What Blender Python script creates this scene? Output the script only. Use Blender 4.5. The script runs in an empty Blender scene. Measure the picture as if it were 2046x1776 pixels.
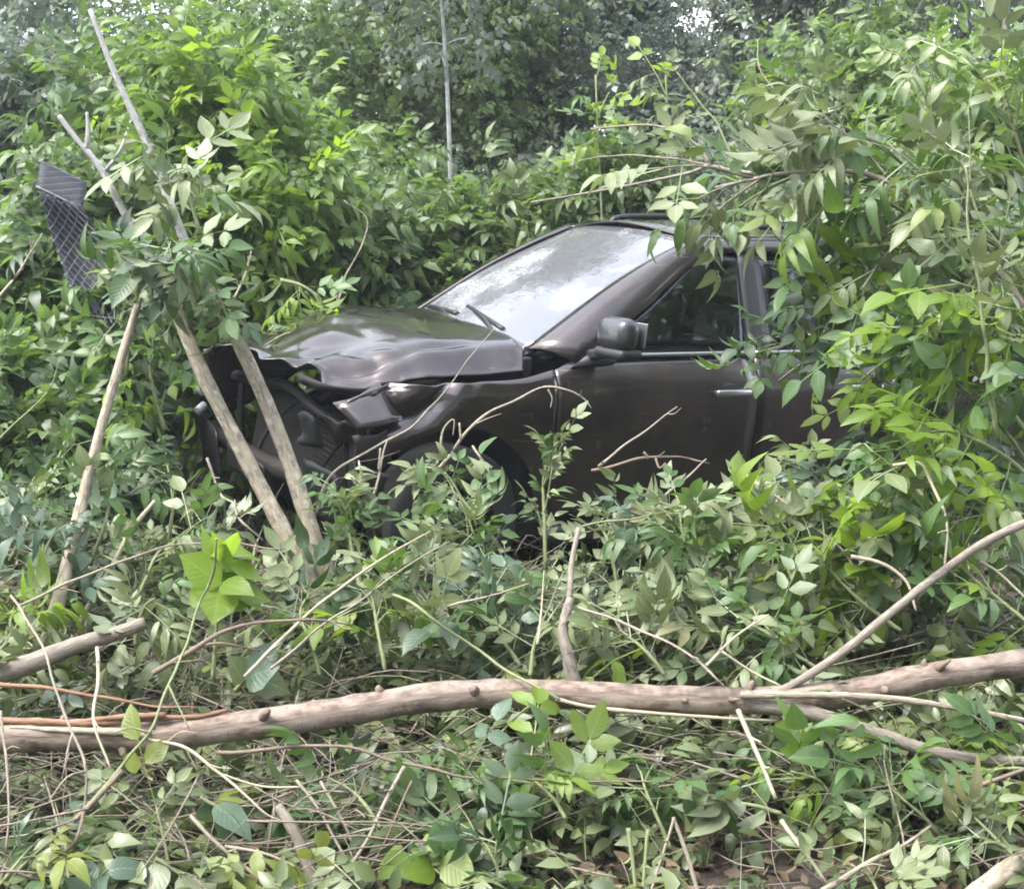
import bpy, bmesh, math, random
import numpy as np
from mathutils import Vector, Matrix

# ------------------------------------------------------------------ camera, sky, sun, exposure
S = bpy.context.scene
COL = S.collection
CAM_H = 1.83
PITCH = math.radians(10.9)
FPX = 2800.0                       # focal length in pixels of the 2046 px wide photograph
cam_d = bpy.data.cameras.new('camera')
cam_d.sensor_width = 36.0
cam_d.lens = FPX / 2046.0 * 36.0
cam_d.clip_start = 0.05
cam_d.clip_end = 900
cam = bpy.data.objects.new('camera', cam_d)
COL.objects.link(cam)
cam.location = (0, 0, CAM_H)
cam.rotation_euler = (math.pi / 2 - PITCH, 0, 0)
S.camera = cam

SUN_EL, SUN_AZ = math.radians(60), math.radians(-112)     # azimuth from +Y (ahead of the camera), clockwise
world = bpy.data.worlds.new('World')
S.world = world
world.use_nodes = True
wn = world.node_tree
wn.nodes.clear()
sky = wn.nodes.new('ShaderNodeTexSky')
sky.sky_type = 'NISHITA'
sky.sun_disc = False
sky.sun_elevation = SUN_EL
sky.sun_rotation = SUN_AZ
sky.air_density = 1.0
sky.dust_density = 1.5
sky.ozone_density = 1.0
hs = wn.nodes.new('ShaderNodeHueSaturation')             # thin bright overcast: the blue is washed out
hs.inputs['Saturation'].default_value = 0.36
bg = wn.nodes.new('ShaderNodeBackground')
bg.inputs['Strength'].default_value = 0.15
wo = wn.nodes.new('ShaderNodeOutputWorld')
wn.links.new(sky.outputs[0], hs.inputs['Color'])
wn.links.new(hs.outputs[0], bg.inputs['Color'])
wn.links.new(bg.outputs[0], wo.inputs['Surface'])

sun_d = bpy.data.lights.new('sun', 'SUN')
sun_d.energy = 0.95
sun_d.angle = math.radians(25)
sun_d.color = (1.0, 0.96, 0.9)
sun = bpy.data.objects.new('sun', sun_d)
COL.objects.link(sun)
sd = Vector((math.sin(SUN_AZ) * math.cos(SUN_EL), math.cos(SUN_AZ) * math.cos(SUN_EL), math.sin(SUN_EL)))
sun.rotation_euler = sd.to_track_quat('Z', 'Y').to_euler()

S.view_settings.view_transform = 'Standard'
S.view_settings.look = 'None'
S.view_settings.gamma = 1.0
S.view_settings.use_curve_mapping = False
S.view_settings.exposure = 2.75
S.render.engine = 'CYCLES'
cy = S.cycles
cy.use_denoising = True
cy.max_bounces = 7
cy.diffuse_bounces = 3
cy.glossy_bounces = 3
cy.transmission_bounces = 4
cy.transparent_max_bounces = 8
cy.caustics_reflective = False
cy.caustics_refractive = False
cy.filter_width = 1.9

# ------------------------------------------------------------------ helpers
HAZE = 0.0019
RNG = random.Random(11)
NR = np.random.default_rng(7)
FW = Vector((0, math.cos(PITCH), -math.sin(PITCH)))
UP = Vector((0, math.sin(PITCH), math.cos(PITCH)))


def W(px, py, d):
    """Photograph pixel (2046 x 1776) at a distance d ahead of the camera -> a point in the place."""
    return Vector((0, 0, CAM_H)) + d * (FW + Vector((1, 0, 0)) * ((px - 1023) / FPX) + UP * ((888 - py) / FPX))


def tag(o, label=None, cat=None, group=None, kind=None):
    if label: o['label'] = label
    if cat: o['category'] = cat
    if group: o['group'] = group
    if kind: o['kind'] = kind
    return o


def empty(name, loc, label=None, cat=None, group=None):
    o = bpy.data.objects.new(name, None)
    o.empty_display_size = 0.1
    COL.objects.link(o)
    o.location = loc
    return tag(o, label, cat, group)


def link(name, me, parent=None, loc=None):
    o = bpy.data.objects.new(name, me)
    COL.objects.link(o)
    if parent: o.parent = parent
    if loc is not None: o.location = loc
    return o


def mesh(name, verts, faces, mat=None, smooth=True, uv=None, attrs=None):
    """Small meshes: lists of points and faces; uv and attrs are per point."""
    me = bpy.data.meshes.new(name)
    me.from_pydata([tuple(v) for v in verts], [], [tuple(f) for f in faces])
    if mat: me.materials.append(mat)
    if smooth and len(me.polygons):
        me.polygons.foreach_set('use_smooth', np.ones(len(me.polygons), dtype=bool))
    if uv is not None:
        lay = me.uv_layers.new(name='UVMap')
        li = np.empty(len(me.loops), dtype=np.int32)
        me.loops.foreach_get('vertex_index', li)
        lay.data.foreach_set('uv', np.asarray(uv, dtype=np.float32)[li].ravel())
    for k, a in (attrs or {}).items():
        at = me.attributes.new(k, 'FLOAT', 'POINT')
        at.data.foreach_set('value', np.asarray(a, dtype=np.float32))
    me.update()
    return me


def big_mesh(name, V, T, mat, tint=None, uv=None):
    """Large triangle meshes from numpy arrays: V (n,3), T (m,3)."""
    me = bpy.data.meshes.new(name)
    me.vertices.add(len(V))
    me.vertices.foreach_set('co', V.astype(np.float32).ravel())
    me.loops.add(len(T) * 3)
    me.loops.foreach_set('vertex_index', T.astype(np.int32).ravel())
    me.polygons.add(len(T))
    me.polygons.foreach_set('loop_start', np.arange(0, len(T) * 3, 3, dtype=np.int32))
    me.polygons.foreach_set('use_smooth', np.ones(len(T), dtype=bool))
    me.materials.append(mat)
    if tint is not None:
        at = me.attributes.new('tint', 'FLOAT', 'POINT')
        at.data.foreach_set('value', tint.astype(np.float32))
    if uv is not None:
        lay = me.uv_layers.new(name='UVMap')
        lay.data.foreach_set('uv', uv[T.ravel()].astype(np.float32).ravel())
    me.update(calc_edges=True)
    me.validate()
    return me


def spline(pts, n):
    """Catmull-Rom through the points, n samples."""
    p = [Vector(q) for q in pts]
    if len(p) == 2:
        return [p[0].lerp(p[1], i / (n - 1)) for i in range(n)]
    p = [p[0] * 2 - p[1]] + p + [p[-1] * 2 - p[-2]]
    m = len(p) - 3
    out = []
    for i in range(n):
        t = i / (n - 1) * m
        k = min(int(t), m - 1)
        u = t - k
        a, b, c, d = p[k:k + 4]
        out.append(0.5 * ((2 * b) + (c - a) * u + (2 * a - 5 * b + 4 * c - d) * u * u + (3 * b - a - 3 * c + d) * u ** 3))
    return out


class Tubes:
    """Collects tubes (stems, twigs, trunks) into one mesh."""
    def __init__(self):
        self.v, self.f, self.uv = [], [], []

    def add(self, pts, r0, r1, sides=6, n=None, knots=0.0, rng=RNG, smooth_path=True):
        n = n or max(4, 3 * len(pts))
        c = spline(pts, n) if smooth_path else [Vector(q) for q in pts]
        n = len(c)
        base = len(self.v)
        ref = Vector((0.31, 0.2, 0.93)).normalized()
        L = 0.0
        for i, q in enumerate(c):
            t = (c[min(i + 1, n - 1)] - c[max(i - 1, 0)])
            t = t.normalized() if t.length > 1e-9 else Vector((0, 0, 1))
            if abs(t.dot(ref)) > 0.95: ref = Vector((0.9, 0.1, 0.2)).normalized()
            a = t.cross(ref).normalized()
            b = t.cross(a)
            ref = -a.cross(t) if False else ref
            if i: L += (c[i] - c[i - 1]).length
            r = r0 + (r1 - r0) * i / (n - 1)
            r *= 1 + knots * rng.uniform(-1, 1)
            for s in range(sides):
                an = 2 * math.pi * s / sides
                rr = r * (1 + 0.5 * knots * rng.uniform(-1, 1))
                self.v.append(q + (a * math.cos(an) + b * math.sin(an)) * rr)
                self.uv.append((s / sides * 2 * math.pi * r0, L))
        for i in range(n - 1):
            for s in range(sides):
                s2 = (s + 1) % sides
                self.f.append((base + i * sides + s, base + i * sides + s2, base + (i + 1) * sides + s2, base + (i + 1) * sides + s))
        self.f.append(tuple(base + s for s in range(sides))[::-1])
        self.f.append(tuple(base + (n - 1) * sides + s for s in range(sides)))
        return c

    def build(self, name, mat, parent=None):
        off = parent.location if parent else Vector((0, 0, 0))
        me = mesh(name, [v - off for v in self.v], self.f, mat, uv=self.uv)
        return link(name, me, parent)


# ------------------------------------------------------------------ materials
def new_mat(name):
    m = bpy.data.materials.new(name)
    m.use_nodes = True
    nt = m.node_tree
    b = nt.nodes['Principled BSDF']
    return m, nt, b


def N(nt, t, **k):
    n = nt.nodes.new(t)
    for a, v in k.items(): setattr(n, a, v)
    return n


def math_n(nt, op, a, b=None, clamp=False):
    n = N(nt, 'ShaderNodeMath', operation=op, use_clamp=clamp)
    for i, x in enumerate((a, b)):
        if x is None: continue
        if isinstance(x, (int, float)): n.inputs[i].default_value = x
        else: nt.links.new(x, n.inputs[i])
    return n.outputs[0]


def mix_c(nt, f, a, b):
    n = N(nt, 'ShaderNodeMix', data_type='RGBA')
    for i, x in ((0, f), (6, a), (7, b)):
        if isinstance(x, (int, float)): n.inputs[i].default_value = x
        elif isinstance(x, tuple): n.inputs[i].default_value = (*x, 1)
        else: nt.links.new(x, n.inputs[i])
    return n.outputs[2]


def noise(nt, scale, detail=4, vec=None, rough=0.55):
    n = N(nt, 'ShaderNodeTexNoise')
    n.inputs['Scale'].default_value = scale
    n.inputs['Detail'].default_value = detail
    n.inputs['Roughness'].default_value = rough
    if vec is not None: nt.links.new(vec, n.inputs['Vector'])
    return n.outputs['Fac']


def ramp(nt, fac, stops):
    n = N(nt, 'ShaderNodeValToRGB')
    e = n.color_ramp.elements
    while len(e) < len(stops): e.new(0.5)
    for x, (p, c) in zip(e, stops):
        x.position = p
        x.color = (*c, 1) if isinstance(c, tuple) else (c, c, c, 1)
    nt.links.new(fac, n.inputs[0])
    return n.outputs[0]


def leaf_mat(name, dark, light, under, trans, tw=0.35, veins=True, rough=0.42, odd=None):
    """A leaf: upper and lower side differ, each leaf a little different, light comes through."""
    m, nt, b = new_mat(name)
    at = N(nt, 'ShaderNodeAttribute', attribute_name='tint')
    oi = N(nt, 'ShaderNodeObjectInfo')
    t = math_n(nt, 'FRACT', math_n(nt, 'ADD', at.outputs['Fac'], oi.outputs['Random']))
    col = mix_c(nt, t, dark, light)
    if odd:                                              # a few yellowing leaves
        col = mix_c(nt, math_n(nt, 'GREATER_THAN', t, 0.965), col, odd)
    geo = N(nt, 'ShaderNodeNewGeometry')
    und = mix_c(nt, t, tuple(0.72 * x for x in under), under)
    full = mix_c(nt, geo.outputs['Backfacing'], col, und)
    bump = None
    if veins:
        uv = N(nt, 'ShaderNodeUVMap')
        sp = N(nt, 'ShaderNodeSeparateXYZ')
        nt.links.new(uv.outputs[0], sp.inputs[0])
        au = math_n(nt, 'ABSOLUTE', sp.outputs[0])
        mid = math_n(nt, 'SUBTRACT', 1.0, math_n(nt, 'MULTIPLY', au, 9.0), True)
        ph = math_n(nt, 'SUBTRACT', math_n(nt, 'MULTIPLY', sp.outputs[1], 8.0), math_n(nt, 'MULTIPLY', au, 2.4))
        side = math_n(nt, 'POWER', math_n(nt, 'ABSOLUTE', math_n(nt, 'SINE', math_n(nt, 'MULTIPLY', ph, math.pi))), 6.0)
        vein = math_n(nt, 'SUBTRACT', 1.0, side)
        v = math_n(nt, 'MAXIMUM', mid, math_n(nt, 'MULTIPLY', math_n(nt, 'SUBTRACT', 1.0, math_n(nt, 'POWER', vein, 0.35)), 0.0))
        full = mix_c(nt, math_n(nt, 'MULTIPLY', v, 0.25), full, tuple(min(1, 1.9 * x + 0.03) for x in under))
        bp = N(nt, 'ShaderNodeBump')
        bp.inputs['Strength'].default_value = 0.15
        bp.inputs['Distance'].default_value = 0.004
        nt.links.new(side, bp.inputs['Height'])
        bump = bp.outputs[0]
        nt.links.new(bump, b.inputs['Normal'])
    nz = noise(nt, 35, 2)
    full = mix_c(nt, math_n(nt, 'MULTIPLY', nz, 0.35), full, tuple(0.55 * x for x in dark))
    nt.links.new(full, b.inputs['Base Color'])
    b.inputs['Roughness'].default_value = rough
    b.inputs['Specular IOR Level'].default_value = 0.5
    tr = N(nt, 'ShaderNodeBsdfTranslucent')
    nt.links.new(mix_c(nt, t, tuple(0.7 * x for x in trans), trans), tr.inputs['Color'])
    mx = N(nt, 'ShaderNodeMixShader')
    mx.inputs[0].default_value = tw
    nt.links.new(b.outputs[0], mx.inputs[1])
    nt.links.new(tr.outputs[0], mx.inputs[2])
    nt.links.new(mx.outputs[0], nt.nodes['Material Output'].inputs['Surface'])
    return m


LM = {
    'sage': leaf_mat('pale_leaf', (.115, .148, .062), (.205, .24, .118), (.27, .31, .19), (.25, .31, .10), .25, rough=.42, odd=(.20, .19, .09)),
    'mid': leaf_mat('green_leaf', (.05, .10, .028), (.095, .165, .05), (.15, .20, .10), (.17, .31, .045), .27, rough=.44, odd=(.16, .20, .05)),
    'lime': leaf_mat('yellow_green_leaf', (.11, .182, .02), (.19, .275, .036), (.20, .27, .08), (.33, .50, .04), .46),
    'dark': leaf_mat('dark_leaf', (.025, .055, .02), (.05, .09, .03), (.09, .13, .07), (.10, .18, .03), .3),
    'yellow': leaf_mat('yellow_leaf', (.14, .18, .03), (.23, .26, .05), (.22, .25, .09), (.34, .40, .05), .38),
    'dusky': leaf_mat('dusky_leaf', (.06, .10, .06), (.10, .15, .095), (.15, .20, .14), (.12, .2, .08), .25, rough=.34),
    'mass': leaf_mat('heap_leaf', (.045, .07, .022), (.17, .205, .09), (.21, .245, .14), (.16, .26, .05), .2, veins=False, odd=(.2, .22, .06), rough=.38),
    'shrub': leaf_mat('shrub_leaf', (.075, .12, .045), (.16, .215, .09), (.19, .24, .13), (.22, .36, .06), .36, veins=False),
    'shrublime': leaf_mat('bright_shrub_leaf', (.085, .145, .03), (.155, .225, .055), (.18, .24, .10), (.27, .42, .06), .4, veins=False),
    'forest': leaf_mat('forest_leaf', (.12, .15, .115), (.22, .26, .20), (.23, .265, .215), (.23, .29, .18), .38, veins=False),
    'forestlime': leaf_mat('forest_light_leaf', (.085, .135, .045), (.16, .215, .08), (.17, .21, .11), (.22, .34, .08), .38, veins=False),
}


def bark_mat(name, a, b_, c, scale=40, rough=0.75, bump=0.5):
    """Bark along a tube: UV is metres round and along it."""
    m, nt, b = new_mat(name)
    uv = N(nt, 'ShaderNodeUVMap')
    mp = N(nt, 'ShaderNodeMapping')
    mp.inputs['Scale'].default_value = (1.0, 0.5, 1.0)
    nt.links.new(uv.outputs[0], mp.inputs[0])
    n1 = noise(nt, scale, 6, mp.outputs[0], .65)
    n2 = noise(nt, 7, 3, uv.outputs[0])
    col = mix_c(nt, ramp(nt, n1, [(.40, 0.0), (.60, 1.0)]), a, b_)
    n3 = noise(nt, 2.3, 5, uv.outputs[0], .7)
    col = mix_c(nt, ramp(nt, n3, [(.52, 0.0), (.60, .75)]), col, tuple(.5 * x for x in a))
    col = mix_c(nt, ramp(nt, n2, [(.45, 0.0), (.7, 1.0)]), col, c)
    mp2 = N(nt, 'ShaderNodeMapping')
    mp2.inputs['Scale'].default_value = (0.35, 1.6, 1.0)
    nt.links.new(uv.outputs[0], mp2.inputs[0])
    ln = noise(nt, scale * 1.4, 2, mp2.outputs[0])           # short cross marks
    col = mix_c(nt, ramp(nt, ln, [(.66, 0.0), (.72, .6)]), col, tuple(0.45 * x for x in a))
    nt.links.new(col, b.inputs['Base Color'])
    b.inputs['Roughness'].default_value = rough
    bp = N(nt, 'ShaderNodeBump')
    bp.inputs['Strength'].default_value = bump
    bp.inputs['Distance'].default_value = 0.004
    nt.links.new(n1, bp.inputs['Height'])
    nt.links.new(bp.outputs[0], b.inputs['Normal'])
    return m


BM = {
    'litter': bark_mat('darkened_litter_bark', (.085, .068, .05), (.27, .225, .17), (.17, .14, .105), 60, bump=.3),  # dry twig bark darkened so gaps in the heap read as shadow
    'ash': bark_mat('ashy_bark', (.17, .165, .16), (.36, .35, .335), (.27, .26, .25), 50),
    'red': bark_mat('reddish_bark', (.10, .070, .054), (.24, .178, .138), (.29, .24, .20), 40, bump=.8),
    'pale': bark_mat('pale_pole_bark', (.15, .125, .09), (.40, .35, .27), (.26, .215, .145), 38, bump=.8),
    'grey': bark_mat('grey_bark', (.12, .098, .078), (.25, .215, .175), (.19, .165, .13), 45, bump=.8),
    'twig': bark_mat('dry_twig_bark', (.15, .125, .095), (.33, .285, .225), (.24, .205, .155), 90, bump=.3),
    'brown': bark_mat('brown_twig_bark', (.11, .078, .058), (.21, .155, .115), (.17, .125, .095), 90, bump=.3),
    'green': bark_mat('green_stem_skin', (.11, .14, .055), (.22, .25, .12), (.19, .20, .10), 60, bump=.2),
    'trunk': bark_mat('tree_trunk_bark', (.06, .055, .05), (.14, .125, .115), (.10, .095, .08), 16, .85, .8),
    'birch': bark_mat('birch_bark', (.42, .42, .40), (.62, .61, .58), (.30, .29, .27), 10, .7, .3),
    'peel': bark_mat('peeled_bark', (.20, .105, .06), (.33, .19, .115), (.16, .085, .05), 50),
    'straw': bark_mat('dry_straw', (.24, .21, .145), (.42, .37, .275), (.33, .29, .20), 90, bump=.2),
}


def simple(name, col, rough=.5, metal=0.0, spec=.5, coat=0.0, nscale=0, nmix=.3, ncol=None):
    m, nt, b = new_mat(name)
    b.inputs['Base Color'].default_value = (*col, 1)
    b.inputs['Roughness'].default_value = rough
    b.inputs['Metallic'].default_value = metal
    b.inputs['Specular IOR Level'].default_value = spec
    b.inputs['Coat Weight'].default_value = coat
    if nscale:
        tc = N(nt, 'ShaderNodeTexCoord')
        nz = noise(nt, nscale, 5, tc.outputs['Object'])
        nt.links.new(mix_c(nt, math_n(nt, 'MULTIPLY', nz, nmix * 2, True), col, ncol or tuple(.4 * x for x in col)), b.inputs['Base Color'])
        nt.links.new(math_n(nt, 'ADD', math_n(nt, 'MULTIPLY', nz, .25), rough - .12), b.inputs['Roughness'])
    return m


def paint_mat():
    m, nt, b = new_mat('dark_grey_paint')
    tc = N(nt, 'ShaderNodeTexCoord')
    n1 = noise(nt, 3.5, 6, tc.outputs['Object'], .6)
    n2 = noise(nt, 60, 3, tc.outputs['Object'])
    dust_and_glare = ramp(nt, n1, [(.36, 0.0), (.72, .8)])
    col = mix_c(nt, dust_and_glare, (.036, .028, .030), (.085, .068, .060))     # dusty patches
    mp = N(nt, 'ShaderNodeMapping')
    mp.inputs['Scale'].default_value = (5, 5, 95)
    mp.inputs['Rotation'].default_value = (0, .22, 0)
    nt.links.new(tc.outputs['Object'], mp.inputs[0])
    scr = ramp(nt, noise(nt, 1.0, 3, mp.outputs[0], .6), [(.66, 0.0), (.70, .55)])            # branch scratches along the flank
    patch = ramp(nt, noise(nt, 1.7, 2, tc.outputs['Object']), [(.48, 0.0), (.60, 1.0)])
    col = mix_c(nt, math_n(nt, 'MULTIPLY', scr, patch), col, (.22, .20, .19))
    mud = ramp(nt, noise(nt, 9, 6, tc.outputs['Object'], .75), [(.60, 0.0), (.66, .8)])       # dried splashes
    col = mix_c(nt, mud, col, (.12, .095, .07))
    nt.links.new(col, b.inputs['Base Color'])
    nt.links.new(math_n(nt, 'SUBTRACT', 1.0, mud), b.inputs['Coat Weight'])
    b.inputs['Metallic'].default_value = .85
    b.inputs['Coat Roughness'].default_value = .09
    nt.links.new(math_n(nt, 'ADD', math_n(nt, 'MULTIPLY', n2, .12), .30), b.inputs['Roughness'])
    return m


def glass_mat(name, tint, cracked=False):
    m, nt, b = new_mat(name)
    nt.nodes.remove(b)
    tr = N(nt, 'ShaderNodeBsdfTransparent')
    tr.inputs[0].default_value = (*tint, 1)
    gl = N(nt, 'ShaderNodeBsdfGlossy')
    gl.inputs['Color'].default_value = (.95, .96, 1, 1)
    gl.inputs['Roughness'].default_value = .03
    fr = N(nt, 'ShaderNodeFresnel')
    fr.inputs['IOR'].default_value = 2.1 if cracked else 1.5
    mx = N(nt, 'ShaderNodeMixShader')
    nt.links.new(math_n(nt, 'MULTIPLY', fr.outputs[0], 1.0, True), mx.inputs[0])
    nt.links.new(tr.outputs[0], mx.inputs[1])
    nt.links.new(gl.outputs[0], mx.inputs[2])
    last = mx.outputs[0]
    if cracked:
        tc = N(nt, 'ShaderNodeTexCoord')
        vo = N(nt, 'ShaderNodeTexVoronoi', feature='DISTANCE_TO_EDGE')
        vo.inputs['Scale'].default_value = 34
        wp = noise(nt, 2.2, 4, tc.outputs['Object'])
        nt.links.new(tc.outputs['Object'], vo.inputs['Vector'])
        line = ramp(nt, vo.outputs['Distance'], [(.02, 1.0), (.06, 0.0)])
        zone = ramp(nt, wp, [(.50, .12), (.66, 1.0)])
        fac = math_n(nt, 'MULTIPLY', math_n(nt, 'MULTIPLY', line, zone), .34)
        dust_and_glare = math_n(nt, 'ADD', fac, math_n(nt, 'ADD', math_n(nt, 'MULTIPLY', zone, .18), .07), True)  # white crack lines plus a milky layer painting in the sky's reflection
        df = N(nt, 'ShaderNodeBsdfDiffuse')
        df.inputs[0].default_value = (.62, .62, .66, 1)
        m2 = N(nt, 'ShaderNodeMixShader')
        nt.links.new(dust_and_glare, m2.inputs[0])
        nt.links.new(last, m2.inputs[1])
        nt.links.new(df.outputs[0], m2.inputs[2])
        last = m2.outputs[0]
        bp = N(nt, 'ShaderNodeBump')
        bp.inputs['Strength'].default_value = .25
        bp.inputs['Distance'].default_value = .01
        nt.links.new(noise(nt, 7, 3, tc.outputs['Object']), bp.inputs['Height'])
        nt.links.new(bp.outputs[0], gl.inputs['Normal'])
    nt.links.new(last, nt.nodes['Material Output'].inputs['Surface'])
    return m


M = {
    'paint': paint_mat(),
    'black': simple('black_plastic', (.018, .018, .02), .5, nscale=20),
    'rubber': simple('tyre_rubber', (.012, .012, .012), .85, nscale=30, ncol=(.03, .026, .022)),
    'alloy': simple('wheel_alloy', (.05, .05, .052), .5, .4, nscale=15),
    'chrome': simple('bright_trim', (.40, .40, .41), .3, .9),
    'steel': simple('bare_engine_steel', (.035, .034, .036), .55, .5, nscale=18, ncol=(.05, .035, .025)),
    'engine': simple('engine_plastic', (.012, .012, .013), .6, nscale=12, ncol=(.03, .027, .023)),
    'under': simple('underbody', (.015, .015, .015), .8, nscale=10),
    'cloth': simple('seat_cloth', (.09, .088, .09), .9, nscale=80),
    'lamp': simple('lamp_plastic', (.5, .5, .52), .2, nscale=10),
    'glass': glass_mat('side_glass', (.6, .63, .63)),
    'screen': glass_mat('cracked_windscreen_glass', (.42, .46, .46), True),
    'wire': simple('coated_wire', (.12, .125, .145), .5, .3, nscale=40),
    'weave': simple('dark_woven_sheet', (.022, .023, .03), .7, nscale=30),
}


def soil_mat():
    m, nt, b = new_mat('soil_and_litter')
    tc = N(nt, 'ShaderNodeTexCoord')
    n1 = noise(nt, 1.1, 6, tc.outputs['Object'])
    n2 = noise(nt, 26, 6, tc.outputs['Object'], .7)
    col = mix_c(nt, ramp(nt, n2, [(.35, 0.0), (.68, 1.0)]), (.016, .012, .009), (.085, .062, .044))
    col = mix_c(nt, ramp(nt, n1, [(.48, 0.0), (.62, .7)]), col, (.035, .045, .018))
    nt.links.new(col, b.inputs['Base Color'])
    b.inputs['Roughness'].default_value = .95
    bp = N(nt, 'ShaderNodeBump')
    bp.inputs['Distance'].default_value = .03
    nt.links.new(n2, bp.inputs['Height'])
    nt.links.new(bp.outputs[0], b.inputs['Normal'])
    return m


M['soil'] = soil_mat()
M['gloss'] = simple('gloss_black', (.02, .02, .022), .38, coat=.45)

# ------------------------------------------------------------------ leaf shapes
def leaflet(L, w, base, ang, tilt, curl, fold, rng, rich):
    """One blade in the leaf's plane (y along the leaf, x across, z up); returns points, triangles, uv. First point is its base."""
    st = [.10, .24, .40, .56, .72, .87] if rich == 2 else ([.28, .62] if rich == 1 else [.42])
    pts, uv, tri = [(0, 0, 0)], [(0, 0)], []
    for s in st:
        hw = w * .95 * (math.sin(math.pi * s ** .76) ** .95)
        z = -curl * L * s * s
        tw = 0.12 * rng.uniform(-1, 1)
        for sg in (-1, 0, 1):
            jag = rng.uniform(.86, 1.12) if rich == 2 and sg else 1
            if rich == 0 and sg == 0: continue
            pts.append((sg * hw * jag, L * s, z + (abs(sg) * fold + sg * tw) * hw))
            uv.append((sg * 1.0, s))
    k = 2 if rich == 0 else 3
    pts.append((0, L, -curl * L * 1.05)); uv.append((0, 1))
    tip = len(pts) - 1
    if k == 2:
        tri = [(0, 2, 1), (1, 2, tip)]
    else:
        tri += [(0, 2, 1), (0, 3, 2)]
        for i in range(len(st) - 1):
            a = 1 + i * 3
            for j in (0, 1):
                tri += [(a + j, a + j + 1, a + 3 + j + 1), (a + j, a + 3 + j + 1, a + 3 + j)]
        a = 1 + (len(st) - 1) * 3
        tri += [(a, a + 1, tip), (a + 1, a + 2, tip)]
    ca, sa, ct, st_ = math.cos(ang), math.sin(ang), math.cos(tilt), math.sin(tilt)
    out = []
    for x, y, z in pts:
        y, z = y * ct + z * st_, z * ct - y * st_
        out.append((base[0] + x * ca + y * sa, base[1] - x * sa + y * ca, base[2] + z))
    return out, tri, uv


def leaf_shape(seed, pairs=2, rich=2, droop=.25, broad=.27, single=False):
    """A whole leaf of unit length: a rachis with opposite leaflets and one at the end, all joined at the rachis."""
    rng = random.Random(seed)
    V, T, U = [], [], []

    def add(p, t, u):
        o = len(V)
        V.extend(p); U.extend(u)
        T.extend([tuple(o + i for i in q) for q in t])
        return o
    if single:
        add(*leaflet(1, broad * 1.3, (0, 0, 0), 0, 0, droop, rng.uniform(.1, .35), rng, rich))
        return np.array(V), np.array(T), np.array(U)
    ys = [.40 + .34 * i / max(1, pairs - 1) for i in range(pairs)] if pairs > 1 else [.5]
    zf = lambda y: -droop * .5 * y * y
    knots = [0] + ys + [.80]
    rv = []
    hw = .008 if rich else .006
    for y in knots:
        o = add([(-hw, y, zf(y)), (hw, y, zf(y) + hw)], [], [(0, 0), (0, 0)])
        rv.append(o)
    for a, b in zip(rv[:-1], rv[1:]):
        T.extend([(a, a + 1, b + 1), (a, b + 1, b)])
    for i, y in enumerate(ys):
        for sg in (-1, 1):
            Lf = rng.uniform(.36, .46) * (1 - .1 * i / max(1, pairs))
            p, t, u = leaflet(Lf, Lf * broad * rng.uniform(.85, 1.15), (sg * hw * 3, y + .02, zf(y)), sg * rng.uniform(.85, 1.2), rng.uniform(-.15, .5) * (1 if droop > 0 else .3), droop * rng.uniform(.6, 1.5), rng.uniform(.05, .4), rng, rich)
            o = add(p, t, u)
            T.append((rv[1 + i], rv[1 + i] + 1, o))
    Lf = rng.uniform(.44, .5)
    p, t, u = leaflet(Lf, Lf * broad * 1.1, (0, .81, zf(.81)), rng.uniform(-.15, .15), droop * .8, droop, rng.uniform(.05, .4), rng, rich)
    o = add(p, t, u)
    T.append((rv[-1], rv[-1] + 1, o))
    return np.array(V), np.array(T), np.array(U)


def orient(seed_dirs, ups):
    """Arrays of directions and rough normals -> rotation matrices (n,3,3) with columns side, along, normal."""
    d = seed_dirs / np.linalg.norm(seed_dirs, axis=1, keepdims=True)
    x = np.cross(d, ups)
    x /= np.linalg.norm(x, axis=1, keepdims=True) + 1e-9
    z = np.cross(x, d)
    return np.stack([x, d, z], axis=2)


def scatter(name, mat, shapes, pos, dirs, ups, size, parent=None, off=None):
    """Many leaves joined into one mesh."""
    n = len(pos)
    which = NR.integers(0, len(shapes), n)
    R = orient(dirs, ups)
    Vs, Ts, Us, tints = [], [], [], []
    o = 0
    for k, (V, T, U) in enumerate(shapes):
        ix = np.nonzero(which == k)[0]
        if not len(ix): continue
        P = np.einsum('nij,vj->nvi', R[ix], V) * size[ix, None, None] + pos[ix, None, :]
        m, v = P.shape[:2]
        Vs.append(P.reshape(-1, 3))
        Ts.append((T[None] + (np.arange(m) * v)[:, None, None] + o).reshape(-1, 3))
        Us.append(np.tile(U, (m, 1)))
        tints.append(np.repeat(NR.random(m), v))
        o += m * v
    V = np.concatenate(Vs)
    if off is not None: V = V - np.array(off)
    me = big_mesh(name, V, np.concatenate(Ts), mat, np.concatenate(tints), np.concatenate(Us))
    return link(name, me, parent)


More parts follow.
